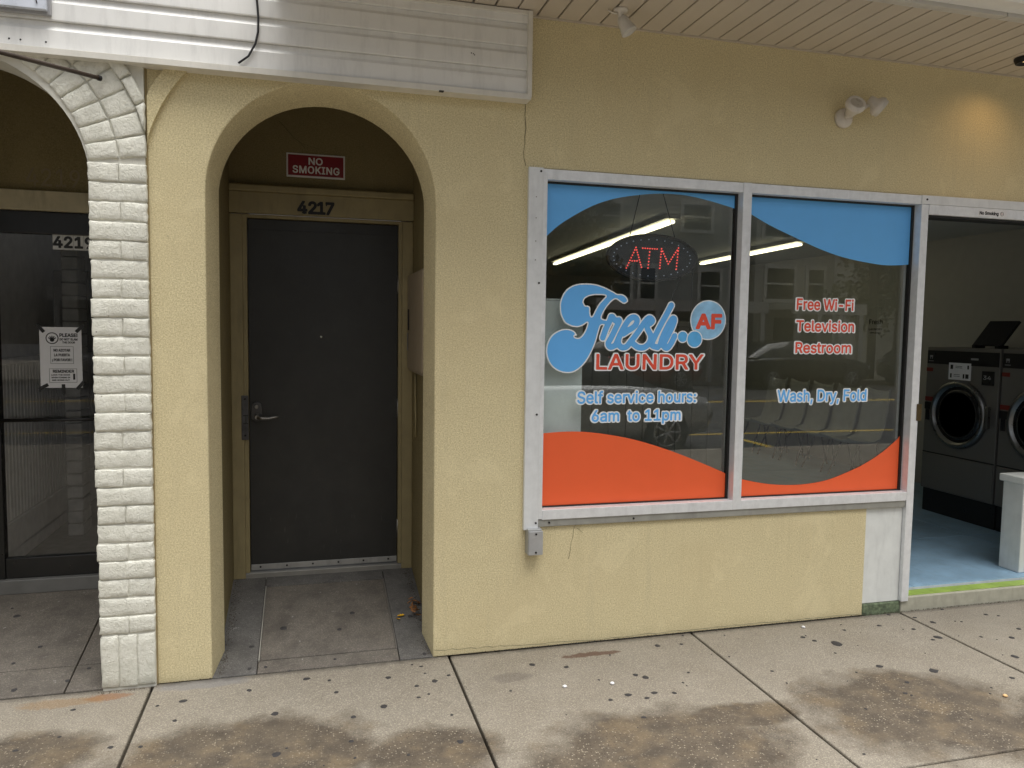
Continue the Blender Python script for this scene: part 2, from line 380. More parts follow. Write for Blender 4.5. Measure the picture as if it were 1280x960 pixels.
def text(name, body, x0, x1, z0, ztop, y, mat, parent, offset=0.0, extrude=.0004, spacing=1.0, capheight=True, line=None, axis='y', hgrid=None):
    """flat lettering fitted to a box: x0..x1 wide, z0 baseline, ztop top of capitals"""
    cu = bpy.data.curves.new(name, 'FONT'); cu.body = body; cu.size = 1; cu.resolution_u = 3; cu.space_character = spacing
    if FONT: cu.font = FONT
    to = bpy.data.objects.new('tmp', cu); col.objects.link(to)
    dg = bpy.context.evaluated_depsgraph_get(); me = bpy.data.meshes.new_from_object(to.evaluated_get(dg))
    xs = [v.co.x for v in me.vertices]; xa, xb = min(xs), max(xs)
    bpy.data.meshes.remove(me)
    cu2 = bpy.data.curves.new(name+'h', 'FONT'); cu2.body = 'H'; cu2.size = 1
    if FONT: cu2.font = FONT
    t2 = bpy.data.objects.new('tmp', cu2); col.objects.link(t2)
    dg = bpy.context.evaluated_depsgraph_get(); me = bpy.data.meshes.new_from_object(t2.evaluated_get(dg)); H = max(v.co.y for v in me.vertices)
    bpy.data.meshes.remove(me); bpy.data.objects.remove(t2)
    sz = (ztop-z0)/H
    if x1 is None: x0, x1 = x0-(xb-xa)*sz/2, x0+(xb-xa)*sz/2      # x0 is then the middle
    sx = (x1-x0)/(xb-xa)
    dg = bpy.context.evaluated_depsgraph_get(); dg.update(); me = bpy.data.meshes.new_from_object(to.evaluated_get(dg)); bpy.data.objects.remove(to)
    # outline of the glyphs -> distance field -> cut at the wanted boldness
    bm = bmesh.new(); bm.from_mesh(me); bpy.data.meshes.remove(me)
    bmesh.ops.remove_doubles(bm, verts=bm.verts, dist=1e-5)
    seg = [[(x0+(v.co.x-xa)*sx, z0+v.co.y*sz) for v in e.verts] for e in bm.edges if e.is_boundary]; bm.free()
    h = max((ztop-z0)/26, .0009) if hgrid is None else hgrid; pad = abs(offset)+2*h
    px = [p[0] for q in seg for p in q]; pz = [p[1] for q in seg for p in q]
    def fn(X, Z):
        d = np.full(X.shape, 9.); ins = np.zeros(X.shape, bool)
        for (xa_, za_), (xb_, zb_) in seg:
            i0, i1 = max(0, int((min(xa_, xb_)-pad*3-X[0, 0])/h)), int((max(xa_, xb_)+pad*3-X[0, 0])/h)+2
            Xs, Zs = X[i0:i1], Z[i0:i1]; dx, dz = xb_-xa_, zb_-za_
            t = np.clip(((Xs-xa_)*dx+(Zs-za_)*dz)/(dx*dx+dz*dz+1e-14), 0, 1)
            d[i0:i1] = np.minimum(d[i0:i1], np.hypot(Xs-xa_-t*dx, Zs-za_-t*dz))
            if xa_ != xb_:          # parity counted along z, only the touched columns
                j0, j1 = max(0, int((min(xa_, xb_)-X[0, 0])/h)-1), int((max(xa_, xb_)-X[0, 0])/h)+3
                Xs, Zs = X[j0:j1], Z[j0:j1]
                ins[j0:j1] ^= ((xa_ > Xs) != (xb_ > Xs)) & (Zs < (zb_-za_)*(Xs-xa_)/(xb_-xa_)+za_)
        return np.where(ins, -d, d)
    o = field_mesh(fn, min(px)-pad+1.3e-6, max(px)+pad+h, min(pz)-pad+1.7e-6, max(pz)+pad+h, h, offset, y, name, mat, parent)
    if axis == 'x':
        for v in o.data.vertices: v.co = Vector((y, v.co.x, v.co.z))
    return o
F_OUT = [(1.352, 1.829), (1.315, 1.826), (1.283, 1.816), (1.255, 1.798), (1.234, 1.771), (1.22, 1.733), (1.219, 1.701), (1.225, 1.669), (1.244, 1.634), (1.265, 1.62), (1.288, 1.612), (1.317, 1.61), (1.345, 1.62), (1.366, 1.633), (1.36, 1.606), (1.346, 1.579), (1.326, 1.558), (1.306, 1.558), (1.299, 1.566), (1.312, 1.57), (1.294, 1.592), (1.259, 1.601), (1.22, 1.594), (1.18, 1.569), (1.158, 1.531), (1.151, 1.491), (1.159, 1.45), (1.183, 1.412), (1.218, 1.389), (1.252, 1.38), (1.287, 1.381), (1.318, 1.394), (1.35, 1.421), (1.378, 1.459), (1.4, 1.503), (1.417, 1.547), (1.43, 1.596), (1.441, 1.621), (1.468, 1.622), (1.476, 1.635), (1.473, 1.649), (1.443, 1.657), (1.454, 1.69), (1.474, 1.72), (1.497, 1.744), (1.517, 1.754), (1.541, 1.741), (1.559, 1.732), (1.575, 1.736), (1.584, 1.748), (1.578, 1.762), (1.567, 1.773), (1.549, 1.781), (1.525, 1.781), (1.505, 1.791), (1.469, 1.807), (1.433, 1.82), (1.393, 1.828)]
F_HOLE = [(1.343, 1.736), (1.348, 1.75), (1.365, 1.763), (1.394, 1.771), (1.426, 1.773), (1.461, 1.77), (1.447, 1.752), (1.427, 1.73), (1.41, 1.702), (1.393, 1.669), (1.384, 1.668), (1.38, 1.688), (1.379, 1.71), (1.366, 1.719), (1.353, 1.719)]
STROKES = [
   [(1.494, 1.665), (1.486, 1.643), (1.467, 1.604), (1.451, 1.559)] ,
   [(1.5, 1.665), (1.518, 1.646), (1.538, 1.646), (1.519, 1.604), (1.497, 1.56), (1.481, 1.529), (1.495, 1.512), (1.521, 1.521)] ,
   [(1.521, 1.521), (1.548, 1.582), (1.576, 1.63), (1.599, 1.658), (1.623, 1.664), (1.637, 1.648), (1.624, 1.62), (1.589, 1.597), (1.562, 1.58)] ,
   [(1.548, 1.582), (1.535, 1.541), (1.55, 1.513), (1.579, 1.513), (1.605, 1.541), (1.643, 1.589), (1.681, 1.643), (1.705, 1.662), (1.722, 1.649), (1.709, 1.635)] ,
   [(1.696, 1.652), (1.694, 1.612), (1.714, 1.573), (1.709, 1.537), (1.682, 1.512), (1.648, 1.511), (1.624, 1.525), (1.614, 1.533)] ,
   [(1.826, 1.73), (1.8, 1.681), (1.765, 1.619), (1.733, 1.556), (1.723, 1.523), (1.756, 1.512)] ,
   [(1.768, 1.523), (1.785, 1.574), (1.814, 1.631), (1.835, 1.661), (1.846, 1.654), (1.833, 1.614), (1.807, 1.563), (1.789, 1.523), (1.808, 1.509), (1.83, 1.532), (1.85, 1.572)] ,
   [(1.714, 1.573), (1.73, 1.562)] ,
]
BUB = [(1.896, 1.568), (1.927, 1.568), (1.964, 1.556), (2.013, 1.556), (2.041, 1.657), (2.148, 1.659)]
ATM = [(1.685, 1.936), (1.739, 2.049), (1.774, 1.943), (1.704, 1.975), (1.761, 1.977), (1.779, 2.047), (1.865, 2.045), (1.822, 2.045), (1.813, 1.94), (1.883, 1.941), (1.891, 2.048), (1.934, 1.967), (1.993, 2.056), (1.983, 1.939), (1.834, 1.997), (2.104, 2.003), (1.83, 2.12)]
BLUE1 = [(1.135, 2.045), (1.216, 2.117), (1.353, 2.2), (1.471, 2.248), (1.6, 2.277), (1.745, 2.295), (1.893, 2.294), (2.034, 2.273), (2.187, 2.24)]
BLUE2 = [(2.266, 2.222), (2.381, 2.169), (2.546, 2.108), (2.698, 2.055), (2.843, 2.017), (3.005, 1.992), (3.154, 1.981), (3.32, 1.993)]
ORG1 = [(1.123, 1.076), (1.258, 1.083), (1.381, 1.078), (1.532, 1.056), (1.673, 1.024), (1.832, 0.974), (1.992, 0.914), (2.18, 0.836)]
ORG2 = [(2.249, 0.808), (2.381, 0.779), (2.51, 0.762), (2.655, 0.759), (2.804, 0.776), (2.948, 0.819), (3.068, 0.867), (3.189, 0.936), (3.314, 1.033)]
GUM_SPOTS = [(-0.007, -0.109, 0.017), (-0.133, -0.402, 0.017), (-0.117, -0.72, 0.019), (0.308, -0.445, 0.018), (0.179, -0.504, 0.013), (0.159, -0.69, 0.011), (0.361, -0.837, 0.008), (0.567, -0.79, 0.014), (0.468, -0.293, 0.013), (0.553, -0.262, 0.016), (0.624, -0.22, 0.01), (0.461, -0.4, 0.01), (0.508, -0.38, 0.008), (0.515, -0.101, 0.011), (0.476, -0.072, 0.008), (0.353, -0.181, 0.014), (0.119, -0.271, 0.012), (-0.25, -0.164, 0.014), (-0.192, 0.046, 0.01), (-0.264, 0.044, 0.011), (0.124, 0.055, 0.01), (0.227, 0.453, 0.014), (0.156, 0.307, 0.012), (-0.265, 0.221, 0.013), (-0.119, 0.361, 0.019), (-0.084, -0.01, 0.009), (-0.514, -0.202, 0.018), (-0.521, -0.369, 0.011), (0.524, 0.375, 0.014), (0.679, -0.546, 0.008), (0.551, 0.027, 0.013), (0.093, -0.148, 0.009), (1.034, -0.194, 0.017), (1.186, -0.255, 0.014), (1.47, -0.408, 0.014), (1.507, -0.44, 0.017), (1.48, -0.59, 0.017), (1.427, -0.627, 0.013), (1.266, -0.605, 0.011), (1.566, -0.612, 0.013), (1.342, -0.779, 0.013), (1.717, -0.127, 0.016), (1.847, -0.138, 0.01), (0.566, -0.791, 0.013), (0.865, -0.427, 0.008), (1.286, -0.417, 0.008), (1.361, -0.581, 0.018), (1.724, -0.443, 0.008), (1.651, -0.531, 0.008), (2.516, -0.201, 0.016), (2.548, -0.256, 0.016), (2.642, -0.315, 0.03), (2.661, -0.594, 0.021), (2.883, -0.694, 0.026), (2.798, -0.168, 0.012), (3.032, -0.157, 0.013), (3.18, -0.242, 0.014), (3.202, -0.034, 0.012), (3.314, -0.107, 0.013), (3.359, -0.186, 0.017), (3.302, -0.297, 0.016), (3.225, -0.365, 0.025), (3.17, -0.387, 0.013), (3.454, -0.417, 0.011), (3.606, -0.462, 0.018), (3.41, -0.659, 0.02), (3.185, -0.844, 0.014), (2.12, -0.52, 0.01), (2.552, -0.413, 0.008), (2.664, -0.766, 0.013), (2.575, -0.854, 0.012), (3.573, -0.034, 0.013), (3.757, -0.16, 0.012), (3.812, -0.191, 0.009), (3.753, -0.374, 0.017), (-1.223, 0.376, 0.011), (-1.295, 0.257, 0.01), (-0.963, 0.164, 0.011), (-1.029, 0.085, 0.013), (-1.227, 0.053, 0.012), (-0.939, -0.176, 0.011), (-0.929, -0.395, 0.008), (-0.612, -0.545, 0.01), (-0.722, -0.52, 0.012), (-1.057, -0.463, 0.011), (-1.413, 0.674, 0.019), (-1.461, 0.756, 0.008)]

# ================================================================== THE GROUND
gb = MB().box(-60, 60, -5.62, -5.48, -.3, .004)
curb = struct('kerb', gb, simple('kerb_concrete', lin((150, 142, 130)), .9, var=.2), bevel=.02)
struct('road', MB().box(-60, 60, -60, -5.62, -.4, -.12), ASPH)
struct('ground', MB().box(-70, 70, -60, 40, -.9, -.41), simple('earth', (.08, .07, .05), .95))
pav = struct('pavement', MB().box(-60, 60, -5.48, -.001, -.3, -.035), JOINT)
struct('far_pavement', MB().box(-60, 60, -30, -18.2, -.2, .01), simple('far_concrete', lin((150, 144, 132)), .9, var=.15))
for i, (yy, x0, x1) in enumerate(((-7.72, -30, 40), (-12.9, -40, 50), (-13.1, -40, 50))):
    tag(MB().box(x0, x1, yy-.06, yy+.06, -.118, -.116).build('road_line', YLINE), 'solid yellow line painted along the road, %s' % ('edge of the near parking lane' if i == 0 else 'one of the pair in the middle of the road'), 'road line', None, 'structure')
for k in range(-3, 5):
    tag(MB().box(6.7+k*6.6-.06, 6.7+k*6.6+.06, -7.6, -5.7, -.118, -.116).build('parking_line', YLINE), 'short yellow line marking the end of a parking bay at the near kerb', 'parking line', 'parking bay lines', 'structure')
XJ = [-7.26, -5.94, -4.62, -3.30, -1.98, -.664, .664, 1.968, 3.292, 4.61, 5.93, 7.25, 8.57]
YJ = [-.003, -1.345, -2.69, -4.035, -5.475]
slabs = []
for i in range(len(XJ)-1):
    for j in range(len(YJ)-1):
        g = .006; dz = random.uniform(-.002, .002)
        o = bx('slab', pav, CONC, XJ[i]+g, XJ[i+1]-g, YJ[j+1]+g, YJ[j]-g, -.04, dz, .006, 2)
        slabs.append((XJ[i], XJ[i+1], YJ[j+1], YJ[j], o, dz))
# far parts of the walk, left and right of the jointed slabs, in plain strips
for x0, x1 in ((-60, -7.27), (8.58, 60)): bx('paving_strip', pav, CONC, x0, x1, -5.475, -.003, -.04, 0)

# recessed floors behind the two arches (they rise towards the doors)
def rise(y): return .165*max(0, y)/.93
def sloped(mb, x0, x1, y0, y1, top=0, bot=-.1):
    a, b = rise(y0)+top, rise(y1)+top
    return mb.add([(x0,y0,bot),(x1,y0,bot),(x1,y1,bot),(x0,y1,bot),(x0,y0,a),(x1,y0,a),(x1,y1,b),(x0,y1,b)],
                  [(0,3,2,1),(4,5,6,7),(0,1,5,4),(1,2,6,5),(2,3,7,6),(3,0,4,7)])
fl = struct('entrance_floor', sloped(MB(), -.43, .61, 0, .95, -.012), JOINT)
PX0, PX1, PY0, PY1 = -.226, .425, .10, .80
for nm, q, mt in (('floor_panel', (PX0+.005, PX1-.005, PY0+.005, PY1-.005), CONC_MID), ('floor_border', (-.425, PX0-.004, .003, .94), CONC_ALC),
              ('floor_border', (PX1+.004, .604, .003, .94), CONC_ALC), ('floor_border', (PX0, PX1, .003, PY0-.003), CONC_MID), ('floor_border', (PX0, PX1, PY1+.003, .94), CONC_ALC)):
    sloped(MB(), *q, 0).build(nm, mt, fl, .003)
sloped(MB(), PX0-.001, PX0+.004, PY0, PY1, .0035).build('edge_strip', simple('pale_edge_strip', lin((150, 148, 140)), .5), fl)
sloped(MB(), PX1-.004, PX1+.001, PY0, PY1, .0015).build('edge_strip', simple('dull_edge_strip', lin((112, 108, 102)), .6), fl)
fl2 = struct('neighbour_entrance_floor', sloped(MB(), -2.05, -.86, 0, .95, -.012), JOINT)
for q in ((-2.04, -1.024, .003, .195), (-1.018, -.862, .003, .195), (-2.04, -1.024, .201, .94), (-1.018, -.862, .201, .94)):
    sloped(MB(), *q, 0).build('floor_slab', CONC_MID, fl2, .003)

# old chewing gum trodden into the slabs
def gum_disc(x, y, r, par, zf):
    n = 9; rr = [r*random.uniform(.72, 1.12) for _ in range(n)]; el = random.uniform(.75, 1.15)
    c = [(x+math.cos(2*math.pi*k/n)*rr[k], y+math.sin(2*math.pi*k/n)*rr[k]*el, zf(y+math.sin(2*math.pi*k/n)*rr[k]*el)+.0006) for k in range(n)]
    c2 = [(x+(p[0]-x)*.8, y+(p[1]-y)*.8, zf(y+(p[1]-y)*.8)+.0024) for p in c]
    MB().add(c+c2+[(x, y, zf(y)+.003)], [(k, (k+1) % n, n+(k+1) % n, n+k) for k in range(n)]+[(n+k, n+(k+1) % n, 2*n) for k in range(n)], True).build('gum_spot', GUM, par)
gl = list(GUM_SPOTS)
for _ in range(60): gl.append((random.uniform(-1.2, 3.6), random.uniform(-1.3, -.03), random.uniform(.003, .008)))
for x, y, r in gl:
    if y > 0:
        gum_disc(x, y, r, fl if x > -.5 else fl2, lambda q: rise(q))
    else:
        for s_ in slabs:
            if s_[0]+.02 < x < s_[1]-.02 and s_[2]+.02 < y < s_[3]-.005:
                gum_disc(x, y, r, s_[4], lambda q, d=s_[5]: d); break
for i, (x, y, lb) in enumerate(((2.99, -.985, 'small tan crumb lying on the stained slab at the right edge'), (1.33, -.47, 'tiny white flake of litter near the gum spots in front of the low wall'), (1.11, -.45, 'tiny white scrap left of the gum cluster below the window'), (2.6, -.09, 'flat white scrap lying close to the wall foot below the window'))):
    mb = MB().lathe([(0, .009), (.004, .011), (.008, .006)], (x, y, .001), (0, 0, 1), 7)
    tag(mb.build('litter_scrap', simple('litter_tan', lin((220, 180, 130)), .8) if i == 0 else PAPER), lb, 'litter')

# ================================================================== STUCCO FRONT WALL
AX, AZ, AR = .083, 2.17, .503       # arch centre, spring line, radius
wall = thing('stucco_wall', 'yellow stucco shop front wall with arched entrance and long window opening', 'wall', (0, 0, 0))
def wall_front():
    bm = bmesh.new()
    arch = [(AX+AR*math.cos(math.pi-math.pi*k/32), AZ+AR*math.sin(math.pi-math.pi*k/32)) for k in range(33)]
    left = [(-.420, 0), (-.421, .8), (-.422, 1.6)]; right = [(.586, 1.6), (.587, .8), (.588, 0)]
    pts = [(-.643, 0)]+left+arch+right+[(3.046, 0), (3.046, .625), (1.035, .625), (1.035, 2.372), (4.62, 2.372), (4.62, 0), (9, 0), (9, 3.4), (-.643, 3.4)]
    vs_ = [bm.verts.new((x, 0, z)) for x, z in pts]; f = bm.faces.new(vs_)
    narch = len(left)+len(arch)+len(right)
    # thickness: reveal tapers a little inside the arch
    back = []
    for i, (x, z) in enumerate(pts):
        if 1 <= i <= narch:
            if z <= AZ+.001: q = (x+(.034 if x < AX else -.024), z)
            else:
                q = (.0875+(x-AX)/AR*.475, AZ+(z-AZ)/AR*.457)
            back.append(bm.verts.new((q[0], .21, q[1])))
        else: back.append(bm.verts.new((x, .21 if x < 1 or x > 4.7 else .14, z)))
    n = len(pts)
    for i in range(n):
        j = (i+1) % n; fa = bm.faces.new((vs_[i], vs_[j], back[j], back[i])); fa.smooth = 4 <= i < narch-3
    bmesh.ops.recalc_face_normals(bm, faces=bm.faces)
    edges = [e for e in bm.edges if all(abs(v.co.y) < 1e-6 for v in e.verts) and all(-.5 < v.co.x < .6 for v in e.verts) and not all(v.co.z < .001 for v in e.verts)]
    bmesh.ops.bevel(bm, geom=edges, offset=.007, segments=2, profile=.6, affect='EDGES')
    me = bpy.data.meshes.new('wall_face'); bm.to_mesh(me); bm.free(); me.materials.append(STUCCO)
    o = bpy.data.objects.new('wall_face', me); col.objects.link(o); setparent(o, wall); return o
wall_front()
# alcove behind the arch
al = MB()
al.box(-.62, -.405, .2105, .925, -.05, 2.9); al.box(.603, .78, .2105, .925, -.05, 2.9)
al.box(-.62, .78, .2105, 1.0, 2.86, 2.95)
al.build('alcove_wall', STUCCO_SHADE, wall)
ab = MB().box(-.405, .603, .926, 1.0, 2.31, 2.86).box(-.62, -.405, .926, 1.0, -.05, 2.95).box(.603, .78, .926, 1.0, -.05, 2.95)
ab.build('alcove_back_wall', STUCCO_SHADE, wall)
# raised plaster hood left of the arch
def ring_piece(cx, cz, r0_, r1_, a0, a1, y0, y1, n=4, clipx=None, side=1, topz=9):
    pts = [(cx+r1_*math.cos(a0+(a1-a0)*k/n), cz+r1_*math.sin(a0+(a1-a0)*k/n)) for k in range(n+1)]
    pts += [(cx+r0_*math.cos(a1+(a0-a1)*k/n), cz+r0_*math.sin(a1+(a0-a1)*k/n)) for k in range(n+1)]
    if clipx is not None: pts = [((max(p[0], clipx) if side > 0 else min(p[0], clipx)), min(p[1], topz)) for p in pts]
    return MB().prism(pts, 'y', y0, y1)
ring_piece(AX, AZ, .752, .822, R(133), R(166.5), -.022, .002, 12, -.641, 1).build('hood_moulding', STUCCO, wall, .004)
# hairline cracks as flat dark strips, the shade inside them put into the colour
def crack(pts, y, w=.0016, par=wall, mat=None):
    P = []
    for (xa, za), (xb, zb) in zip(pts, pts[1:]):
        n = max(2, int(math.hypot(xb-xa, zb-za)/.03))
        for k in range(n): t = k/n; P.append((xa+(xb-xa)*t+random.uniform(-.004, .004), za+(zb-za)*t+random.uniform(-.003, .003)))
    P.append(pts[-1]); mb = MB()
    L = [(x-w*random.uniform(.4, 1.2), y, z) for x, z in P]; Rr = [(x+w*random.uniform(.4, 1.2), y, z+w*.6) for x, z in P]
    n = len(P); mb.add(L+Rr, [(k, k+1, n+k+1, n+k) for k in range(n-1)]); mb.build('crack', mat or simple('crack_shadow', (.12, .095, .05), .95), par)
crack([(1.012, 2.67), (1.016, 2.55), (1.006, 2.44), (1.02, 2.375)], -.0012)
crack([(1.31, .62), (1.285, .52), (1.275, .44)], -.0012, .0012); crack([(1.315, .60), (1.35, .57)], -.0012, .001)
crack([(-.14, 2.72), (-.06, 2.64), (-.02, 2.61), (.03, 2.60), (.07, 2.585)], .9245, .0016); crack([(-.02, 2.61), (.0, 2.59), (.02, 2.588)], .9245, .0012)
crack([(.59, .03), (1.4, .006), (2.2, .012), (3.04, .006)], -.0012, .002, wall, simple('damp_line', (.09, .09, .07), .95))

# ================================================================== WHITE BRICK PIER AND ARCH (neighbour)
BX0, BX1 = -.868, -.648
pier = thing('brick_pier', 'white painted rock-face brick pier carrying the left arch', 'brick pier', (-.76, 0, 0))
CX, CZ = -1.372, 2.17
MORT = simple('painted_mortar', (.66, .65, .58), .7, var=.1, bump=.7, bscale=50, bdist=.004)
mb = MB().box(BX0+.006, BX1-.001, -.0235, .20, 0.0, 2.2)
arc = [(CX+.510*math.cos(R(a)), CZ+.510*math.sin(R(a))) for a in range(0, 181, 5)]
mb2 = MB().prism([(-.652, 2.2)]+[(-.652, 3.0), (-2.3, 3.0), (-2.3, 2.2), (-1.882, 2.2)]+[(p[0], max(2.2, p[1])) for p in arc[::-1][1:-1]]+[(-.862, 2.2)], 'y', -.0215, .2)
mb.build('mortar', MORT, pier); mb2.build('spandrel', MORT, pier)
mb = MB().box(-2.1, -1.876, -.018, .2, 0, 2.2); mb.build('mortar', MORT, pier)
def rough_brick(name, poly, y0, y1, par, nx=4, nz=3):
    nx += 2; nz += 2
    def gp(i, n, w): return 0 if i == 0 else 1 if i == n else w+(1-2*w)*(i-1)/(n-2)
    Lx = (Vector(poly[1])-Vector(poly[0])).length; Lz = (Vector(poly[3])-Vector(poly[0])).length; wx = min(.2, .006/Lx); wz = min(.2, .006/Lz)
    """quad brick poly=[bl,br,tr,tl] in (x,z); rock face front at y0 with pulled-in edges"""
    bl, br, tr, tl = [Vector(p) for p in poly]; V = []; F = []
    for j in range(nz+1):
        for i in range(nx+1):
            u, v = gp(i, nx, wx), gp(j, nz, wz); p = (bl*(1-u)+br*u)*(1-v)+(tl*(1-u)+tr*u)*v
            e = (i in (0, nx)) or (j in (0, nz)); c_ = (i in (0, nx)) and (j in (0, nz))
            d = (0.0035 if e else 0)+(.0015 if c_ else 0)+random.uniform(-.0022, .0018)
            jx, jz = (random.uniform(-.0025, .0025), random.uniform(-.0018, .0018))
            V.append((p[0]+jx, y0+d, p[1]+jz))
    for j in range(nz):
        for i in range(nx): a = j*(nx+1)+i; F.append((a, a+1, a+nx+2, a+nx+1))
    b = len(V); idx = [i for i in range(nx+1)]+[j*(nx+1)+nx for j in range(1, nz+1)]+[nz*(nx+1)+i for i in range(nx-1, -1, -1)]+[j*(nx+1) for j in range(nz-1, 0, -1)]
    for q in idx: V.append((V[q][0], y1, V[q][2]))
    n = len(idx)
    for k in range(n): F.append((idx[k], idx[(k+1) % n], b+(k+1) % n, b+k))
    return MB().add(V, F, True).build(name, BRICK, par)
g = .0030
# soldier course at the foot
for k in range(3):
    xa = BX0+(BX1-BX0)*k/3; xb = BX0+(BX1-BX0)*(k+1)/3
    rough_brick('brick', [(xa+g*.6, .012+random.uniform(-.008, .008)), (xb-g*.6, .012+random.uniform(-.008, .012)), (xb-g*.6, .244), (xa+g*.6, .244)], -.030, -.008, pier, 3, 6)
zc = .250; k = 0; H = .0806
while zc < 2.19:
    t0 = random.uniform(-.003, .003); z0, z1 = zc+g, zc+H-g
    w0 = random.uniform(-.004, .004)
    if k % 2 == 0:
        xm = -.755+random.uniform(-.008, .01); g = .0014
        rough_brick('brick', [(BX0+w0, z0), (xm-g*.5, z0+t0), (xm-g*.5, z1+t0), (BX0+w0, z1)], -.030+random.uniform(-.003, .003), -.008, pier, 4, 3)
        rough_brick('brick', [(xm+g*.5, z0+t0), (BX1, z0-t0), (BX1, z1), (xm+g*.5, z1+t0)], -.030+random.uniform(-.003, .003), -.008, pier, 4, 3)
    else:
        rough_brick('brick', [(BX0+w0, z0), (BX1, z0+t0), (BX1, z1+t0), (BX0+w0, z1)], -.030+random.uniform(-.003, .003), -.008, pier, 7, 3)
    # return bricks on the side that faces the entrance
    o = bx('brick', pier, BRICK, BX0-.003+w0, BX0+.012, -.006, .092, z0, z1, .005); o2 = bx('brick', pier, BRICK, BX0-.003, BX0+.012, .1, .196, z0, z1, .005)
    zc += H; k += 1; g = .0030
# arch rings
a = -1.0
while a < 175:
    a1 = a+7.45; r_a, r_b = R(a+.28), R(a1-.28)
    for ra, rb in ((.508, .6245), (.6315, .744)):
        p = [(CX+rr*math.cos(t), CZ+.04+rr*math.sin(t)-(.0)) for rr, t in ((ra, r_a), (rb, r_a), (rb, r_b), (ra, r_b))]
        if a < 0: continue
        if p[1][0] > BX1: p = [(min(q[0], BX1), q[1]) for q in p]
        rough_brick('arch_brick', p, -.032, -.008, pier, 4, 3)
    a = a1
# hood ring of rowlock bricks
a = 15
while a < 80:
    a1 = a+8.6
    p = [(CX+rr*math.cos(R(t)), CZ+.03+rr*math.sin(R(t))) for rr, t in ((.752, a+.4), (.80, a+.4), (.80, a1-.4), (.752, a1-.4))]
    p = [(min(q[0], BX1-.001), q[1]) for q in p]
    if p[1][0]-p[0][0] > .006 or p[2][0]-p[3][0] > .006: rough_brick('hood_brick', p, -.046, -.008, pier, 3, 3)
    a = a1
# dark sealant joint between the two buildings
tag(bx('sealant_joint', None, simple('sealant', lin((150, 134, 96)), .8), -.6515, -.6435, -.006, .1, 0, 2.99), 'thin dirty sealant line between white bricks and yellow stucco', 'joint')

# ================================================================== NEIGHBOUR'S ENTRANCE (left)
nw = thing('neighbour_entrance_wall', 'tan plaster walls, shade painted in, of the left entrance recess above the black door', 'wall', (-1.4, .93, 0))
MB().box(-2.05, -1.99, .2, .93, -.05, 2.9).box(-.864, -.80, .2, .93, -.05, 2.9).box(-2.05, -.80, .2, 1.0, 2.86, 2.95).build('side_wall', STUCCO_SHADE, nw)
MB().box(-1.99, -.864, .93, 1.0, 2.27, 2.86).box(-1.99, -1.62, .93, 1.0, -.05, 2.27).build('back_wall', STUCCO_SHADE, nw)
OLDW = simple('old_cream_board', (.46, .40, .26), .6, var=.12, bump=.3, bscale=30, grime=.6)
bx('lintel_board', nw, OLDW, -1.99, -.865, .895, .93, 2.17, 2.272, .004)
text('ghost_number', '4219', -1.39, -1.14, 2.30, 2.39, .928, simple('ghost_paint', (.25, .2, .115), .7), nw, .001)
nd = thing('neighbour_door', 'black framed glass entrance door with a notice taped to it', 'door', (-1.3, .93, .18))
f = MB(); f.box(-1.62, -.865, .93, .99, 2.055, 2.17).build('head_frame', BLACKM, nd, .004)
bx('stile', nd, BLACKM, -1.62, -1.545, .93, .985, .2, 2.055, .004); bx('stile', nd, BLACKM, -.91, -.865, .93, .985, .2, 2.055, .004)
bx('bottom_rail', nd, BLACKM, -1.545, -.91, .935, .98, .235, .345, .004)
bx('glass_pane', nd, GLASSD, -1.545, -.91, .955, .961, .345, 2.055)
MB().tube([(-1.545, .90, 1.085), (-.90, .90, 1.085)], .009, 10).build('push_bar', BLACKM, nd)
bx('threshold', nd, simple('grey_threshold', lin((120, 120, 118)), .5, metal=.3), -1.62, -.865, .90, .99, .16, .235, .004)
num = thing('house_number', 'white plates with black digits 4219 at the top of the black glass door', 'house number', (-1.19, .94, 1.98))
for i, ch in enumerate('4219'):
    xa = -1.282+i*.0495
    pl_ = bx('number_plate', num, simple('plate_white', (.62, .62, .60), .5), xa, xa+.0475, .950, .9535, 1.978, 2.056)
    text('digit', ch, xa+.024, None, 1.990, 2.045, .9495, INK, pl_, .0036)
nt_ = thing('notice', 'white printed notice taped with black tape to the black glass door', 'notice', (-1.26, .94, 1.25))
bx('paper', nt_, PAPER, -1.358, -1.158, .951, .9525, 1.25, 1.572)
ny = .9503
mb = MB().lathe([(0, .031), (.0004, .031)], (-1.298, .9506, 1.513), (0, -1, 0), 20); mb.build('hand_symbol', INK, nt_)
MB().lathe([(0, .026), (.0004, .026)], (-1.298, .9501, 1.513), (0, -1, 0), 20).build('hand_symbol', PAPER, nt_)
hd = MB().lathe([(0, .011), (.0004, .011)], (-1.298, .9496, 1.505), (0, -1, 0), 12)
for q in range(5):
    an = R(150-q*30); hd.tube([(-1.298, .9494, 1.505), (-1.298+math.cos(an)*.021, .9494, 1.505+math.sin(an)*.021)], .0025, 5)
hd.build('hand_symbol', INK, nt_)
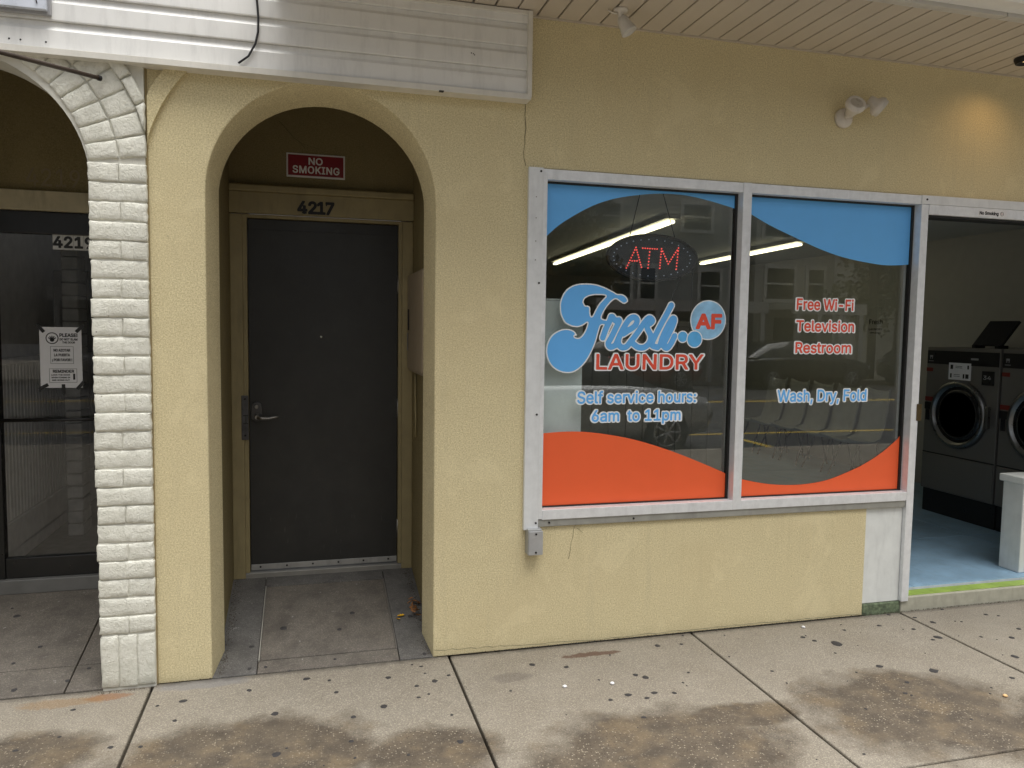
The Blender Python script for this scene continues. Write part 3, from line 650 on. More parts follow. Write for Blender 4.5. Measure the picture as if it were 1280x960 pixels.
for body, xa, xb, zb, zt, of in (('PLEASE!', -1.262, -1.178, 1.521, 1.538, .0012), ('DO NOT SLAM', -1.262, -1.178, 1.502, 1.513, .0007), ('THE DOOR', -1.25, -1.19, 1.486, 1.496, .0006),
                           ('NO AZOTAR', -1.292, -1.214, 1.443, 1.456, .0009), ('LA PUERTA', -1.29, -1.216, 1.418, 1.431, .0009), ('\u00a1 POR FAVOR !', -1.3, -1.206, 1.392, 1.405, .0009),
                           ('REMINDER', -1.298, -1.198, 1.331, 1.345, .001), ('LOCK THE DOOR', -1.306, -1.218, 1.315, 1.322, .0005), ('WHEN COMING IN', -1.306, -1.218, 1.301, 1.308, .0005), ('AND GOING OUT', -1.304, -1.22, 1.287, 1.294, .0005)):
    text('lettering', body, xa, xb, zb, zt, ny, INK, nt_, of)
def outline(x0, x1, z0, z1, y, w, mat, par, nm='printed_frame'):
    MB().box(x0, x1, y, y+.0005, z0, z0+w).box(x0, x1, y, y+.0005, z1-w, z1).box(x0, x0+w, y, y+.0005, z0+w, z1-w).box(x1-w, x1, y, y+.0005, z0+w, z1-w).build(nm, mat, par)
outline(-1.308, -1.198, 1.378, 1.47, ny, .0015, INK, nt_); outline(-1.316, -1.184, 1.278, 1.352, ny, .0015, INK, nt_)
MB().box(-1.203, -1.193, ny, ny+.0005, 1.293, 1.325).build('lock_symbol', INK, nt_)
for (xa, za), rt in (((-1.352, 1.565), 50), ((-1.165, 1.565), -45), ((-1.345, 1.255), -30), ((-1.168, 1.262), -50), ((-1.25, 1.243), 90)):
    o = MB().box(-.026, .026, -.001, 0, -.0085, .0085).build('tape', INK); o.location = (xa, .9495, za); o.rotation_euler = (0, R(rt), 0); setparent(o, nt_)

# hallway seen through the glass door
hall = thing('hallway', 'dim white hallway with ribbed wall boards behind the black glass door', 'hallway', (-1.4, 2.5, .2))
HW = simple('hall_white', (.80, .80, .78), .6)
MB().box(-1.73, -1.68, 1.0, 5, .1, 2.7).box(-.62, -.57, 1.0, 5, .1, 2.7).box(-1.73, -.57, 5, 5.05, .1, 2.7).box(-1.73, -.57, 1.0, 5.05, 2.7, 2.75).build('hall_wall', HW, hall)
MB().box(-1.68, -.62, 1.0, 5, .12, .18).build('hall_floor', simple('hall_tile', (.16, .15, .14), .4), hall)
for k in range(60): bx('wall_board', hall, HW, -1.68, -1.667, 1.02+k*.055, 1.02+k*.055+.042, .44, 1.35, .004, 1)
bx('skirting', hall, HW, -1.68, -1.655, 1.0, 4.9, .18, .43, .004); bx('dado_rail', hall, HW, -1.68, -1.645, 1.0, 4.9, 1.35, 1.39, .004)
HB = simple('hall_brick_paint', (.5, .5, .48), .7, var=.2)
for k in range(30): bx('brick', hall, HB, -1.535, -1.44, 2.0, 2.2, .18+k*.084, .18+k*.084+.078, .006, 1)
bx('hall_cabinet', hall, simple('hall_cabinet_paint', (.22, .21, .19), .6), -1.667, -1.45, 2.3, 2.9, 1.39, 1.95, .006)

# ================================================================== MIDDLE DOOR 4217
dr = thing('entrance_door', 'charcoal steel entrance door deep inside the yellow arch', 'door', (.1, .93, .17))
bx('door_leaf', dr, DOOR, -.312, .516, .932, .975, .205, 2.185, .003)
bx('door_head_groove', dr, GASKET, -.312, .516, .9305, .932, 2.125, 2.128)
bx('bottom_sweep', dr, simple('scuffed_aluminium', (.42, .42, .41), .45, metal=.6, grime=.5), -.31, .514, .9265, .932, .2, .232, .001)
for k in range(6): MB().lathe([(0, .006), (.003, .005)], (-.26+k*.145, .9265, .217), (0, -1, 0), 8).build('screw', SCREW, dr)
bx('threshold', dr, simple('grey_threshold2', lin((148, 146, 140)), .45, metal=.4), -.34, .54, .905, .99, .13, .1885, .003)
MB().lathe([(0, .007), (.004, .007), (.005, .004)], (.082, .932, 1.536), (0, -1, 0), 12).build('peephole', simple('peephole_metal', (.5, .48, .42), .3, metal=.8), dr)
lk = MB().prism([(-.272+.029*math.cos(R(t)), 1.137+.028*math.sin(R(t))) for t in range(0, 181, 20)]+[(-.272+.031*math.cos(R(t)), 1.085+.028*math.sin(R(t))) for t in range(180, 361, 20)], 'y', .915, .932).build('handle_plate', DKSTEEL, dr, .003)
MB().lathe([(0, .011), (.012, .011), (.014, .009)], (-.272, .915, 1.14), (0, -1, 0), 14).build('lock_cylinder', STEEL, lk)
MB().lathe([(0, .019), (.012, .017), (.035, .011), (.05, .011)], (-.268, .915, 1.085), (0, -1, 0), 16).build('lever_hub', STEEL, lk)
MB().tube([(-.268, .868, 1.085), (-.24, .866, 1.078), (-.205, .868, 1.077), (-.175, .87, 1.084), (-.15, .872, 1.086)], [.010, .009, .0075, .0065, .004], 8).build('lever', STEEL, lk)
lg = bx('latch_guard', dr, simple('worn_grey_plate', (.10, .10, .105), .4, metal=.6, var=.3, scale=20), -.352, -.314, .896, .9, .955, 1.205, .002)
MB().box(-.334, -.322, .893, .896, 1.05, 1.09).build('latch', DKSTEEL, lg); MB().box(-.343, -.316, .894, .896, 1.045, 1.05).box(-.343, -.316, .894, .896, 1.09, 1.095).build('latch_frame', GASKET, lg)
for z in (.98, 1.185): MB().lathe([(0, .006), (.003, .005)], (-.333, .896, z), (0, -1, 0), 8).build('screw', SCREW, lg)
for z in (.40, 1.12, 1.845):
    MB().tube([(.5185, .925, z-.055), (.5185, .925, z+.055)], .0065, 8).build('hinge', STEEL, dr)
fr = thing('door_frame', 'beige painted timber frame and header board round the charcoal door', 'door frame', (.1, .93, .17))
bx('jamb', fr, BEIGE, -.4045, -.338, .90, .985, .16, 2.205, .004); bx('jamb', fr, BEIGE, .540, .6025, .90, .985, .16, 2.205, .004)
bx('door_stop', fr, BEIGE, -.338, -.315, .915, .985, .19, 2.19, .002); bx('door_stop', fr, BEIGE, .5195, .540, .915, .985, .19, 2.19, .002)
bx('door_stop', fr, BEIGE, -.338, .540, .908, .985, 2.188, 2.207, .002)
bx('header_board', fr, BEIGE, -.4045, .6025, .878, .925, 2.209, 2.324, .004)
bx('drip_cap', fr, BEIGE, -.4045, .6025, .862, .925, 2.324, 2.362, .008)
hn = thing('house_number', 'dark blue black digits 4217 fixed on the beige board over the charcoal door', 'house number', (.06, .87, 2.2))
for i, (ch, xa, xb) in enumerate((('4', -.018, 0), ('2', .037, 0), ('1', .084, 0), ('7', .131, 0))):
    d = text('digit', ch, xa, None, 2.221, 2.284, .8755, NUM, hn, .0042)
    sm = d.modifiers.new('thickness', 'SOLIDIFY'); sm.thickness = .004; sm.offset = 0
# serifs so the digits read as the heavy slab numerals
MB().box(-.020, .006, .872, .877, 2.2195, 2.2265).box(.069, .102, .872, .877, 2.2195, 2.2265).box(.1085, .1145, .872, .877, 2.266, 2.284).build('digit_serif', NUM, hn)
ns = thing('no_smoking_sign', 'small red sign with white words NO SMOKING above the charcoal door', 'sign', (.06, .92, 2.42))
bx('sign_plate', ns, SIGNW, -.103, .216, .917, .9245, 2.424, 2.556, .003); bx('sign_face', ns, RED, -.094, .207, .9155, .917, 2.434, 2.546)
text('lettering', 'NO', .018, .092, 2.497, 2.533, .9148, SIGNW, ns, .0016); text('lettering', 'SMOKING', -.068, .184, 2.448, 2.486, .9148, SIGNW, ns, .0016, spacing=1.06)
MB().prism([(.166, 2.434), (.172, 2.442), (.180, 2.441), (.185, 2.448), (.193, 2.441), (.198, 2.434)], 'y', .9145, .9152).build('burn_mark', simple('burnt_pink', (.25, .05, .05), .7), ns)
eb = thing('meter_box', 'flat beige metal meter box on the right wall of the arched recess', 'meter box', (.59, .6, 1.36))
bx('box_body', eb, simple('meter_beige', (.36, .29, .20), .5, var=.08), .578, .603, .29, .90, 1.345, 1.90, .004)
bx('box_door', eb, simple('meter_beige', (1, 1, 1)), .568, .578, .30, .885, 1.36, 1.89, .004)
bx('latch', eb, SCREW, .562, .568, .80, .83, 1.58, 1.70, .002)
mb = MB()
for k in range(9): mb.lathe([(0, .007), (.006, .007)], (.567, .84, 1.47+k*.011), (-1, 0, 0), 6)
mb.build('latch_chain', STEEL, eb)
tag(MB().tube([(.594, .72, 1.34), (.594, .72, 1.22), (.594, .70, 1.10), (.594, .70, .98)], .006, 8).build('conduit', BEIGE), 'thin painted conduit running down below the beige meter box', 'conduit')

# grit packed along the wall foot, in the joints and in the recess corners
V = []; F = []
def crumb(x, y, z, r):
    n = len(V); a_ = random.uniform(0, 6)
    V.extend([(x+r*math.cos(a_+k*2.1)*random.uniform(.6, 1.2), y+r*math.sin(a_+k*2.1)*random.uniform(.6, 1.2), z) for k in range(3)]+[(x, y, z+r*random.uniform(.5, 1))]); F.extend([(n, n+1, n+3), (n+1, n+2, n+3), (n+2, n, n+3)])
for _ in range(2600):
    x = random.uniform(-1.3, 4.6)
    if -.42 < x < .6 or x < -.88: continue
    crumb(x, -abs(random.gauss(.002, .009))-.002-(.03 if x < -.64 else 0), .001, random.uniform(.0012, .004))
for _ in range(700):
    xj = random.choice(XJ[4:11]); crumb(xj+random.gauss(0, .006), random.uniform(-2, -.01), .0015, random.uniform(.001, .003))
for _ in range(700):
    y = random.uniform(.02, .9); s_ = random.choice((-1, 1)); x = (-.395+abs(random.gauss(0, .02))) if s_ < 0 else (.585-abs(random.gauss(0, .02)))
    crumb(x, y, rise(y)+.001, random.uniform(.0012, .0045))
for _ in range(900): crumb(random.uniform(-1.2, 3.6), random.uniform(-1.5, -.02), .001, random.uniform(.001, .0028))
tag(MB().add(V, F).build('grit', simple('dark_grit', lin((74, 66, 54)), .95, var=.6, scale=150)), 'fine dark grit and dirt crumbs packed along the foot of the wall', 'grit', None, 'stuff')
# leaves gathered in the right corner of the recess
def leaf(x, y, z, s_, rot, tilt, mat, label):
    pts = [(-1, 0), (-.55, .32), (-.2, .2), (0, .55), (.25, .25), (.75, .42), (1, 0), (.75, -.38), (.25, -.22), (0, -.5), (-.25, -.2), (-.6, -.28)]
    M_ = Matrix.Translation((x, y, z)) @ Euler((tilt, tilt*.6, rot)).to_matrix().to_4x4()
    V = [M_ @ Vector((p[0]*s_, p[1]*s_, abs(p[1])*s_*.45+random.uniform(0, .1)*s_)) for p in pts]; V.append(M_ @ Vector((0, 0, 0)))
    V2 = [v+Vector((0, 0, .0012)) for v in V]; n = len(pts)
    mb = MB().add(V, [(k, (k+1) % n, n) for k in range(n)]).add(V2, [(k, (k+1) % n, n) for k in range(n)])
    return tag(mb.build('leaf', mat), label, 'leaf')
leaf(.475, .375, rise(.375)+.006, .022, .4, .15, LEAFY, 'bright yellow fallen leaf on the floor of the arched recess'); leaf(.46, .35, rise(.35)+.004, .014, 2.2, .2, LEAFY, 'small yellow leaf fragment beside the bright yellow leaf')
for k in range(16):
    o = leaf(.565+random.uniform(-.035, .02), .40+random.uniform(-.10, .13), rise(.4)+.012+random.random()*.045, random.uniform(.012, .024), random.uniform(0, 6), random.uniform(-.9, .9), LEAFM, 'dry brown leaf heaped in the right corner of the arched recess')
    o['group'] = 'dry leaves in the corner'

# ================================================================== SIGN BAND OF WHITE SIDING
sb = thing('siding_sign_band', 'white vinyl siding panel mounted over both arches', 'siding panel', (0, 0, 2.67))
def siding_profile(z0, h, yf=-.062):
    return [(-.03, z0), (yf, z0), (yf-.001, z0+.004), (yf, z0+h*.66), (yf+.010, z0+h*.80), (yf+.014, z0+h), (-.03, z0+h)]
for z0, h in ((2.690, .112), (2.802, .106), (2.908, .106), (3.014, .10), (3.114, .1)):
    x1 = 1.000 if z0 < 3.0 else 1.000
    if z0 > 3.05: x1 = -.12
    MB().prism(siding_profile(z0, h-.001), 'x', -4.5, x1).build('siding_board', SIDING, sb)
bx('backing', sb, simple('board_backing', (.3, .28, .25), .8), -4.5, 1.0, -.0295, -.0005, 2.675, 3.06)
MB().prism([(-.0005, 2.664), (-.078, 2.664), (-.078, 2.690), (-.070, 2.690), (-.070, 2.674), (-.0005, 2.674)], 'x', -4.5, 1.018).build('bottom_trim', TRIM, sb, .001)
bx('end_trim', sb, TRIM, 1.000, 1.021, -.080, -.0005, 2.6745, 3.066, .002)
bx('top_trim', sb, TRIM, -.12, 1.000, -.078, -.03, 3.048, 3.066, .002)
bx('tear', sb, SCREW, .585, .607, -.0785, -.06, 2.6635, 2.668)
for x in (-1.13, -1.09, -1.0): MB().lathe([(0, .004), (.002, .003)], (x, -.0625, 2.715), (0, -1, 0), 6).build('nail_hole', SCREW, sb)
for x, z in ((.735, 2.852), (.745, 2.85), (.75, 2.845)): MB().lathe([(0, .003), (.002, .002)], (x, -.0625, z), (0, -1, 0), 6).build('nail_hole', SCREW, sb)
tag(MB().tube([(-.200, -.075, 3.1), (-.196, -.070, 2.98), (-.190, -.071, 2.90), (-.192, -.071, 2.84), (-.203, -.071, 2.79), (-.232, -.072, 2.735), (-.272, -.074, 2.702)], .0045, 8).build('cable', CABLE), 'black cable hanging in a curve down the white siding', 'cable')
nsg = thing('white_sign_board', 'corner of a white sign box above the left end of the siding', 'sign board', (-1.3, -.09, 2.83))
bx('sign_face', nsg, simple('bluish_white_acrylic', (.62, .66, .74), .3), -2.6, -.985, -.105, -.082, 2.826, 3.3, .002)
bx('sign_edge', nsg, simple('dull_grey_edge', (.35, .35, .36), .5), -2.6, -.975, -.082, -.0645, 2.814, 3.3, .002)
MB().lathe([(0, .005), (.004, .004)], (-1.02, -.105, 2.868), (0, -1, 0), 8).build('screw', SCREW, nsg); MB().tube([(-1.02, -.107, 2.868), (-1.015, -.108, 2.845)], .002, 5).build('screw_stain', SCREW, nsg)
rd = thing('metal_rod', 'dark brown metal rod sticking out over the left white arch', 'rod', (-.82, -.05, 2.6))
MB().tube([(-.815, -.06, 2.594), (-1.065, -.35, 2.572), (-1.4, -.74, 2.545)], .0085, 10).build('rod_shaft', BROWNM, rd)
MB().lathe([(0, .011), (.012, .011)], (-.815, -.06, 2.594), (.65, .75, .055), 10).build('rod_tip', SCREW, rd)
bx('wall_bracket', rd, BROWNM, -1.5, -1.4, -.75, -.03, 2.53, 2.56, .003)

# ================================================================== SOFFIT AND GUTTER
SZ = 3.071
sf = tag(MB().box(-.11, 7.8, -.615, .0, SZ+.016, SZ+.03).build('soffit', SOFDARK), kind='structure')
k = -11
while 1.057+.1065*(k+1) < 7.8:
    x0 = 1.057+.1065*k; y1 = -.012
    wd = .0035 if k % 3 else .0055
    bx('soffit_plank', sf, SOFFIT, x0+wd, x0+.1065-wd, -.612, y1, SZ, SZ+.014, .003, 2); k += 1
MB().box(-.11, 7.8, -.0115, -.0005, SZ-.006, SZ+.01).build('wall_trim', SOFFIT, sf)
MB().box(-.125, -.112, -.66, -.085, SZ-.01, SZ+.2).build('end_board', TRIM, sf)
for x0, x1 in ((-.11, 3.11), (3.116, 7.8)): MB().prism([(-.612, SZ-.004), (-.612, SZ+.018), (-.672, SZ+.018), (-.672, SZ-.012), (-.655, SZ-.012)], 'x', x0, x1).build('edge_trim', simple('grey_white_trim', (.58, .57, .54), .4, var=.04), sf)
gt = thing('gutter', 'white rain gutter along the roof edge', 'gutter', (3, -.72, 3.09))
for x0, x1 in ((-.11, 3.12), (3.122, 7.8)): MB().prism([(-.674, SZ+.03), (-.674, SZ+.004), (-.77, SZ+.004), (-.80, SZ+.03), (-.81, SZ+.12), (-.80, SZ+.12), (-.785, SZ+.035), (-.76, SZ+.014), (-.68, SZ+.014)], 'x', x0, x1).build('gutter_section', simple('gutter_white', (.82, .82, .80), .35, var=.03), gt)
rf = thing('flat_roof', 'low roof slab over the shop front', 'roof', (2, 1, 3.3))
MB().box(-.11, 7.8, -.67, .0, SZ+.032, SZ+.16).box(-3, 9, .0, 9, 3.4, 3.5).build('roof_slab', simple('roof_felt', (.12, .12, .12), .9), rf)
MB().box(-4.5, -.115, -.02, .18, 3.0005, 6.2).build('upper_wall', STUCCO, rf)

# soffit lamp (lit) at the right
dl = thing('soffit_downlight', 'round black soffit lamp glowing warmly at the right edge', 'lamp', (3.70, -.25, SZ))
MB().lathe([(0, .055), (.012, .055), (.03, .047), (.032, .04), (.012, .038), (.010, .0)], (3.70, -.25, SZ+.002), (0, 0, -1), 24).build('lamp_ring', SCREW, dl)
MB().lathe([(0, .020), (.004, .018)], (3.70, -.25, SZ-.012), (0, 0, -1), 16).build('lamp_bulb', simple('warm_bulb', (.9, .7, .4), .4, emit=(1, .6, .25), es=1), dl)
pl = bpy.data.lights.new('lamp_light', 'SPOT'); pl.energy = 1.3; pl.color = (1, .62, .28); pl.spot_size = R(140); pl.spot_blend = 1; pl.shadow_soft_size = .05
po = bpy.data.objects.new('lamp_light', pl); col.objects.link(po); po.location = (3.70, -.25, SZ-.04)
po.rotation_euler = Vector((.08, -.18, 1)).to_track_quat('Z', 'Y').to_euler(); setparent(po, dl)
# bullet lamp on the soffit
cl = thing('soffit_spotlight', 'small white spotlight hanging from the soffit near the siding panel', 'spotlight', (1.42, -.18, SZ))
MB().lathe([(0, .035), (.012, .033), (.016, .014), (.04, .012)], (1.405, -.20, SZ), (0, 0, -1), 16).build('mount', LAMPW, cl)
cd = Vector((.42, -.2, -.8)).normalized()
MB().lathe([(-.03, .012), (-.01, .026), (.02, .031), (.05, .037), (.058, .038), (.06, .033), (.052, .028)], Vector((1.42, -.20, SZ-.052)), cd, 20).build('lamp_head', simple('spot_white', (.62, .6, .56), .4), cl)
MB().tube([(1.405, -.20, SZ-.02), (1.37, -.20, SZ-.022), (1.345, -.19, SZ-.006)], .004, 6).build('wire', LAMPW, cl)

# twin flood lamp on the wall
fd = thing('wall_floodlight', 'weathered twin floodlight with round base above the shop window', 'floodlight', (2.79, 0, 2.76))
MB().lathe([(0, .052), (.014, .052), (.022, .045), (.03, .02)], (2.775, -.0005, 2.742), (0, -1, 0), 24).build('round_base', LAMPW, fd)
def head(cx, cy, cz, d, par, flip=False):
    h = MB().lathe([(-.050, .015), (-.045, .024), (-.014, .029), (.0, .046), (.013, .052), (.022, .052), (.024, .048), (.037, .048), (.040, .042), (.033, .033)], (cx, cy, cz), d, 22).build('lamp_head', LAMPW, par)
    return h
h1 = head(2.762, -.10, 2.772, Vector((-.10, -.72, .46)), fd); h2 = head(2.905, -.095, 2.80, Vector((.62, -.25, -.50)), fd)
MB().tube([(2.775, -.025, 2.742), (2.80, -.05, 2.752), (2.835, -.07, 2.775), (2.872, -.085, 2.802)], .0085, 8).build('arm', LAMPW, fd)
MB().tube([(2.775, -.025, 2.742), (2.768, -.06, 2.75)], .011, 8).build('arm', LAMPW, fd)
MB().lathe([(-.004, .037), (.004, .036)], (2.762-.0035, -.10-.025, 2.772+.016), Vector((-.10, -.72, .46)), 18).build('lens', simple('frosted_lens', (.46, .42, .36), .3), h1)

# ================================================================== WINDOW
wn = thing('shop_window', 'two-pane aluminium shop window with blue and orange vinyl lettering', 'shop window', (2.2, 0, .6))
ZT, ZB = 2.370, .640
X0, X1, XM0, XM1, XP0, XP1 = 1.032, 1.104, 2.186, 2.236, 3.298, 3.346
bx('side_plate', wn, ALU_W, X0-.002, X1, -.022, .02, .606, ZT, .002)
bx('frame_upright', wn, ALU, X1, 1.126, -.016, .07, .655, ZT-.003, .002)
bx('frame_top', wn, ALU, 1.126, XM0, -.014, .07, 2.318, ZT-.003, .002); bx('frame_top', wn, ALU, XM1, XP0, -.014, .07, 2.318, ZT-.003, .002)
bx('mullion', wn, ALU, XM0, XM1, -.018, .09, .652, ZT-.002, .002)
bx('frame_sill', wn, ALU, 1.126, XM0, -.018, .07, .652, .702, .002); bx('frame_sill', wn, ALU, XM1, XP0, -.018, .07, .652, .702, .002)
bx('sill_flashing', wn, simple('dull_flashing', (.36, .36, .33), .5, metal=.4, grime=.4), X1, 3.296, -.012, .03, .616, .6515, .002)
for x, z in ((1.09, 2.352), (1.088, 1.82), (1.088, 1.18), (1.092, .64), (1.165, .636), (1.62, .634)): MB().lathe([(0, .0055), (.003, .005)], (x, -.0125 if x > 1.11 else -.022, z), (0, -1, 0), 8).build('screw', SCREW, wn)
for z in (2.23, 2.13, 2.02, 1.93): MB().lathe([(0, .003), (.002, .003)], (1.068, -.022, z), (0, -1, 0), 6).build('screw', STEEL, wn)
gas = MB()
for a_, b_ in ((1.126, XM0), (XM1, XP0)):
    gas.box(a_, a_+.006, .034, .062, .702, 2.318).box(b_-.012, b_, .034, .062, .702, 2.318).box(a_+.006, b_-.012, .034, .062, 2.309, 2.318).box(a_+.006, b_-.012, .034, .062, .702, .708)
gas.build('rubber_gasket', GASKET, wn)
p1 = bx('glass_pane', wn, GLASS, 1.132, XM0-.012, .046, .052, .708, 2.309); p2 = bx('glass_pane', wn, GLASS, XM1+.006, XP0-.012, .046, .052, .708, 2.309)
GY = .0450
def smooth_curve(pts, n=8):
    """Catmull-Rom through the points"""
    P = [pts[0]]+list(pts)+[pts[-1]]; o = []
    for i in range(1, len(P)-2):
        for k in range(n):
            t = k/n; a_, b_, c_, d_ = [np.array(q) for q in P[i-1:i+3]]
            o.append(tuple(.5*((2*b_)+(c_-a_)*t+(2*a_-5*b_+4*c_-d_)*t*t+(3*b_-a_-3*c_+d_)*t**3)))
    o.append(tuple(P[-2])); return o
def wave(name, curve, x0, x1, zedge, mat, par):
    c_ = [(x, z) for x, z in smooth_curve(curve)]
    c_ = [(min(max(x, x0), x1), z) for x, z in c_]; n = len(c_)
    V = [(x, GY, z) for x, z in c_]+[(x, GY, zedge) for x, z in c_]
    me = MB().add(V, [(k, k+1, n+k+1, n+k) for k in range(n-1)])
    return me.build(name, mat, par)
wave('blue_wave', BLUE1, 1.133, XM0-.013, 2.3085, BLUEV, p1); wave('orange_wave', ORG1, 1.133, XM0-.013, .7085, ORGV, p1)
wave('blue_wave', BLUE2, XM1+.007, XP0-.013, 2.3085, BLUEV, p2); wave('orange_wave', ORG2, XM1+.007, XP0-.013, .7085, ORGV, p2)

# the script logo as filled shapes: distance field on a fine grid, cut with marching squares
def seg_d(X, Z, pts):
    d = np.full(X.shape, 9.)
    for (xa, za), (xb, zb) in zip(pts, pts[1:]):
        dx, dz = xb-xa, zb-za; L = dx*dx+dz*dz+1e-12; t = np.clip(((X-xa)*dx+(Z-za)*dz)/L, 0, 1)
        d = np.minimum(d, np.hypot(X-xa-t*dx, Z-za-t*dz))
    return d
def poly_sd(X, Z, pts):
    P = list(pts)+[pts[0]]; d = seg_d(X, Z, P); c_ = np.zeros(X.shape, bool)
    for (xa, za), (xb, zb) in zip(P, P[1:]):
        if za == zb: continue
        c_ ^= ((za > Z) != (zb > Z)) & (X < (xb-xa)*(Z-za)/(zb-za)+xa)
    return np.where(c_, -d, d)
FO = smooth_curve(F_OUT+[F_OUT[0]], 4); FH = smooth_curve(F_HOLE+[F_HOLE[0]], 4); SS = [smooth_curve(q, 5) for q in STROKES]
def logo(X, Z):
    d = np.maximum(poly_sd(X, Z, FO), -poly_sd(X, Z, FH))+.006
    for i, q in enumerate(SS): d = np.minimum(d, seg_d(X, Z, q)-(.0150 if i < 7 else .009))
    return d
lg_ = field_mesh(logo, 1.13, 1.90, 1.36, 1.85, .004, .0062, GY-.0006, 'fresh_outline', WHV, p1)
field_mesh(logo, 1.13, 1.90, 1.36, 1.85, .004, .0, GY-.0010, 'fresh_lettering', BLUEV, p1)
# lighter inner strokes that show how the letters join
def inner(X, Z):
    d = np.full(X.shape, 9.)
    for q in SS[:7]: d = np.minimum(d, np.abs(seg_d(X, Z, q)-.0125)-.0009)
    body = logo(X, Z)
    return np.maximum(d, body+.0015)
field_mesh(inner, 1.43, 1.88, 1.48, 1.75, .0022, .0, GY-.0014, 'fresh_highlight', SKYV, p1)
def disc(name, c_, r, y, mat, par, n=40): return MB().add([(c_[0]+r*math.cos(2*math.pi*k/n), y, c_[1]+r*math.sin(2*math.pi*k/n)) for k in range(n)], [tuple(range(n))]).build(name, mat, par)
for i, rr in ((4, .1045), (2, .0465), (0, .0325)):
    c_ = BUB[i]; off = {4: 0, 2: .0016, 0: .0008}[i]
    disc('bubble_outline', c_, rr, GY-.0006-off, WHV, p1); disc('bubble', c_, rr-.0055, GY-.0010-off, BUBV if i == 4 else SKYV, p1)
text('af_lettering', 'AF', 1.975, 2.116, 1.615, 1.685, GY-.0016, ORGT, p1, .006)
for nm, body, xa, xb, zb, zt, mt, par, of in (('laundry_lettering', 'LAUNDRY', 1.421, 2.018, 1.399, 1.474, ORGT, p1, .0045), ('hours_lettering', 'Self service hours:', 1.322, 1.982, 1.226, 1.284, BLUEV, p1, .0035),
        ('hours_lettering', '6am  to 11pm', 1.402, 1.896, 1.132, 1.188, BLUEV, p1, .0035), ('wifi_lettering', 'Free Wi-Fi', 2.574, 2.932, 1.724, 1.782, ORGT, p2, .0035),
        ('television_lettering', 'Television', 2.576, 2.942, 1.607, 1.664, ORGT, p2, .0035), ('restroom_lettering', 'Restroom', 2.576, 2.929, 1.489, 1.545, ORGT, p2, .0035),
        ('wash_lettering', 'Wash, Dry, Fold', 2.477, 3.044, 1.222, 1.284, BLUEV, p2, .0035)):
    text(nm, body, xa-.003, xb+.003, zb, zt, GY-.0006, WHV, par, of+.0048); text(nm, body, xa, xb, zb, zt, GY-.0012, mt, par, of*.6)
# white panel, mossy foot and doorway
tag(bx('white_wall_panel', None, WPANEL, 3.048, 3.296, .006, .13, .062, .6145, .003), 'white painted panel between the stucco and the doorway post', 'panel')
tag(bx('mossy_footing', None, MOSS, 3.048, 3.305, -.004, .13, -.02, .060, .008), 'green mossy concrete lump at the foot of the white panel', 'footing')
df = thing('doorway_frame', 'open aluminium shop doorway with a small no smoking sticker', 'doorway', (3.8, 0, .1))
bx('post', df, ALU, XP0, XP1, -.018, .095, .062, 2.318, .002); bx('post', df, ALU, 4.56, 4.61, -.018, .095, .062, 2.318, .002)
bx('header', df, ALU_W, XP0, 4.61, -.020, .095, 2.3195, 2.368, .002); bx('header', df, ALU, XP1, 4.56, -.022, .09, 2.264, 2.318, .002)
bx('header_stop', df, GASKET, XP1, 4.56, -.004, .088, 2.252, 2.264)
MB().lathe([(0, .006), (.003, .005)], (3.33, -.020, 2.345), (0, -1, 0), 8).build('screw', SCREW, df)
bx('strike_plate', df, simple('bronze_plate', (.10, .07, .03), .4, metal=.7), XP1-.003, XP1+.006, -.012, .035, 1.11, 1.205, .001)
bx('strike_plate', df, simple('bronze_plate', (.1, .07, .03)), XP1-.012, XP1+.020, -.022, -.018, 1.11, 1.205, .001)
st = thing('no_smoking_sticker', 'small white sticker reading No Smoking on the doorway header', 'sticker', (3.78, -.02, 2.27))
bx('sticker_face', st, PAPER, 3.682, 3.882, -.0235, -.022, 2.272, 2.310)
text('lettering', 'No Smoking', 3.690, 3.822, 2.282, 2.299, -.0240, INK, st, .0014)
MB().lathe([(0, .012), (.0004, .012)], (3.848, -.0236, 2.291), (0, -1, 0), 16).build('symbol', INK, st); MB().lathe([(0, .0095), (.0004, .0095)], (3.848, -.0241, 2.291), (0, -1, 0), 16).build('symbol', PAPER, st)
MB().box(3.840, 3.856, -.0250, -.0246, 2.2895, 2.2925).build('symbol', RED, st)
sl_ = thing('door_sill', 'pale concrete door sill with a lime green strip', 'door sill', (3.9, .05, .05))
bx('sill_step', sl_, simple('pale_sill', lin((168, 166, 150)), .8, var=.12, scale=20, bump=.4, grime=.4), 3.306, 4.6, -.006, .10, -.03, .082, .006)
bx('lime_strip', sl_, LIME, 3.352, 4.55, .012, .085, .0825, .0865)

jb = thing('junction_box', 'small grey electrical junction box under the left end of the window', 'junction box', (1.08, -.03, .49))
bx('box_body', jb, simple('galvanised_grey', (.42, .43, .43), .45, metal=.5, var=.1), 1.045, 1.118, -.048, -.0005, .488, .615, .003)
bx('cover_plate', jb, simple('cover_grey', (.46, .47, .48), .4, metal=.5), 1.049, 1.122, -.053, -.048, .486, .606, .003)
for z in (.592, .50): MB().lathe([(0, .0055), (.003, .005)], (1.086, -.053, z), (0, -1, 0), 8).build('screw', SCREW, jb)

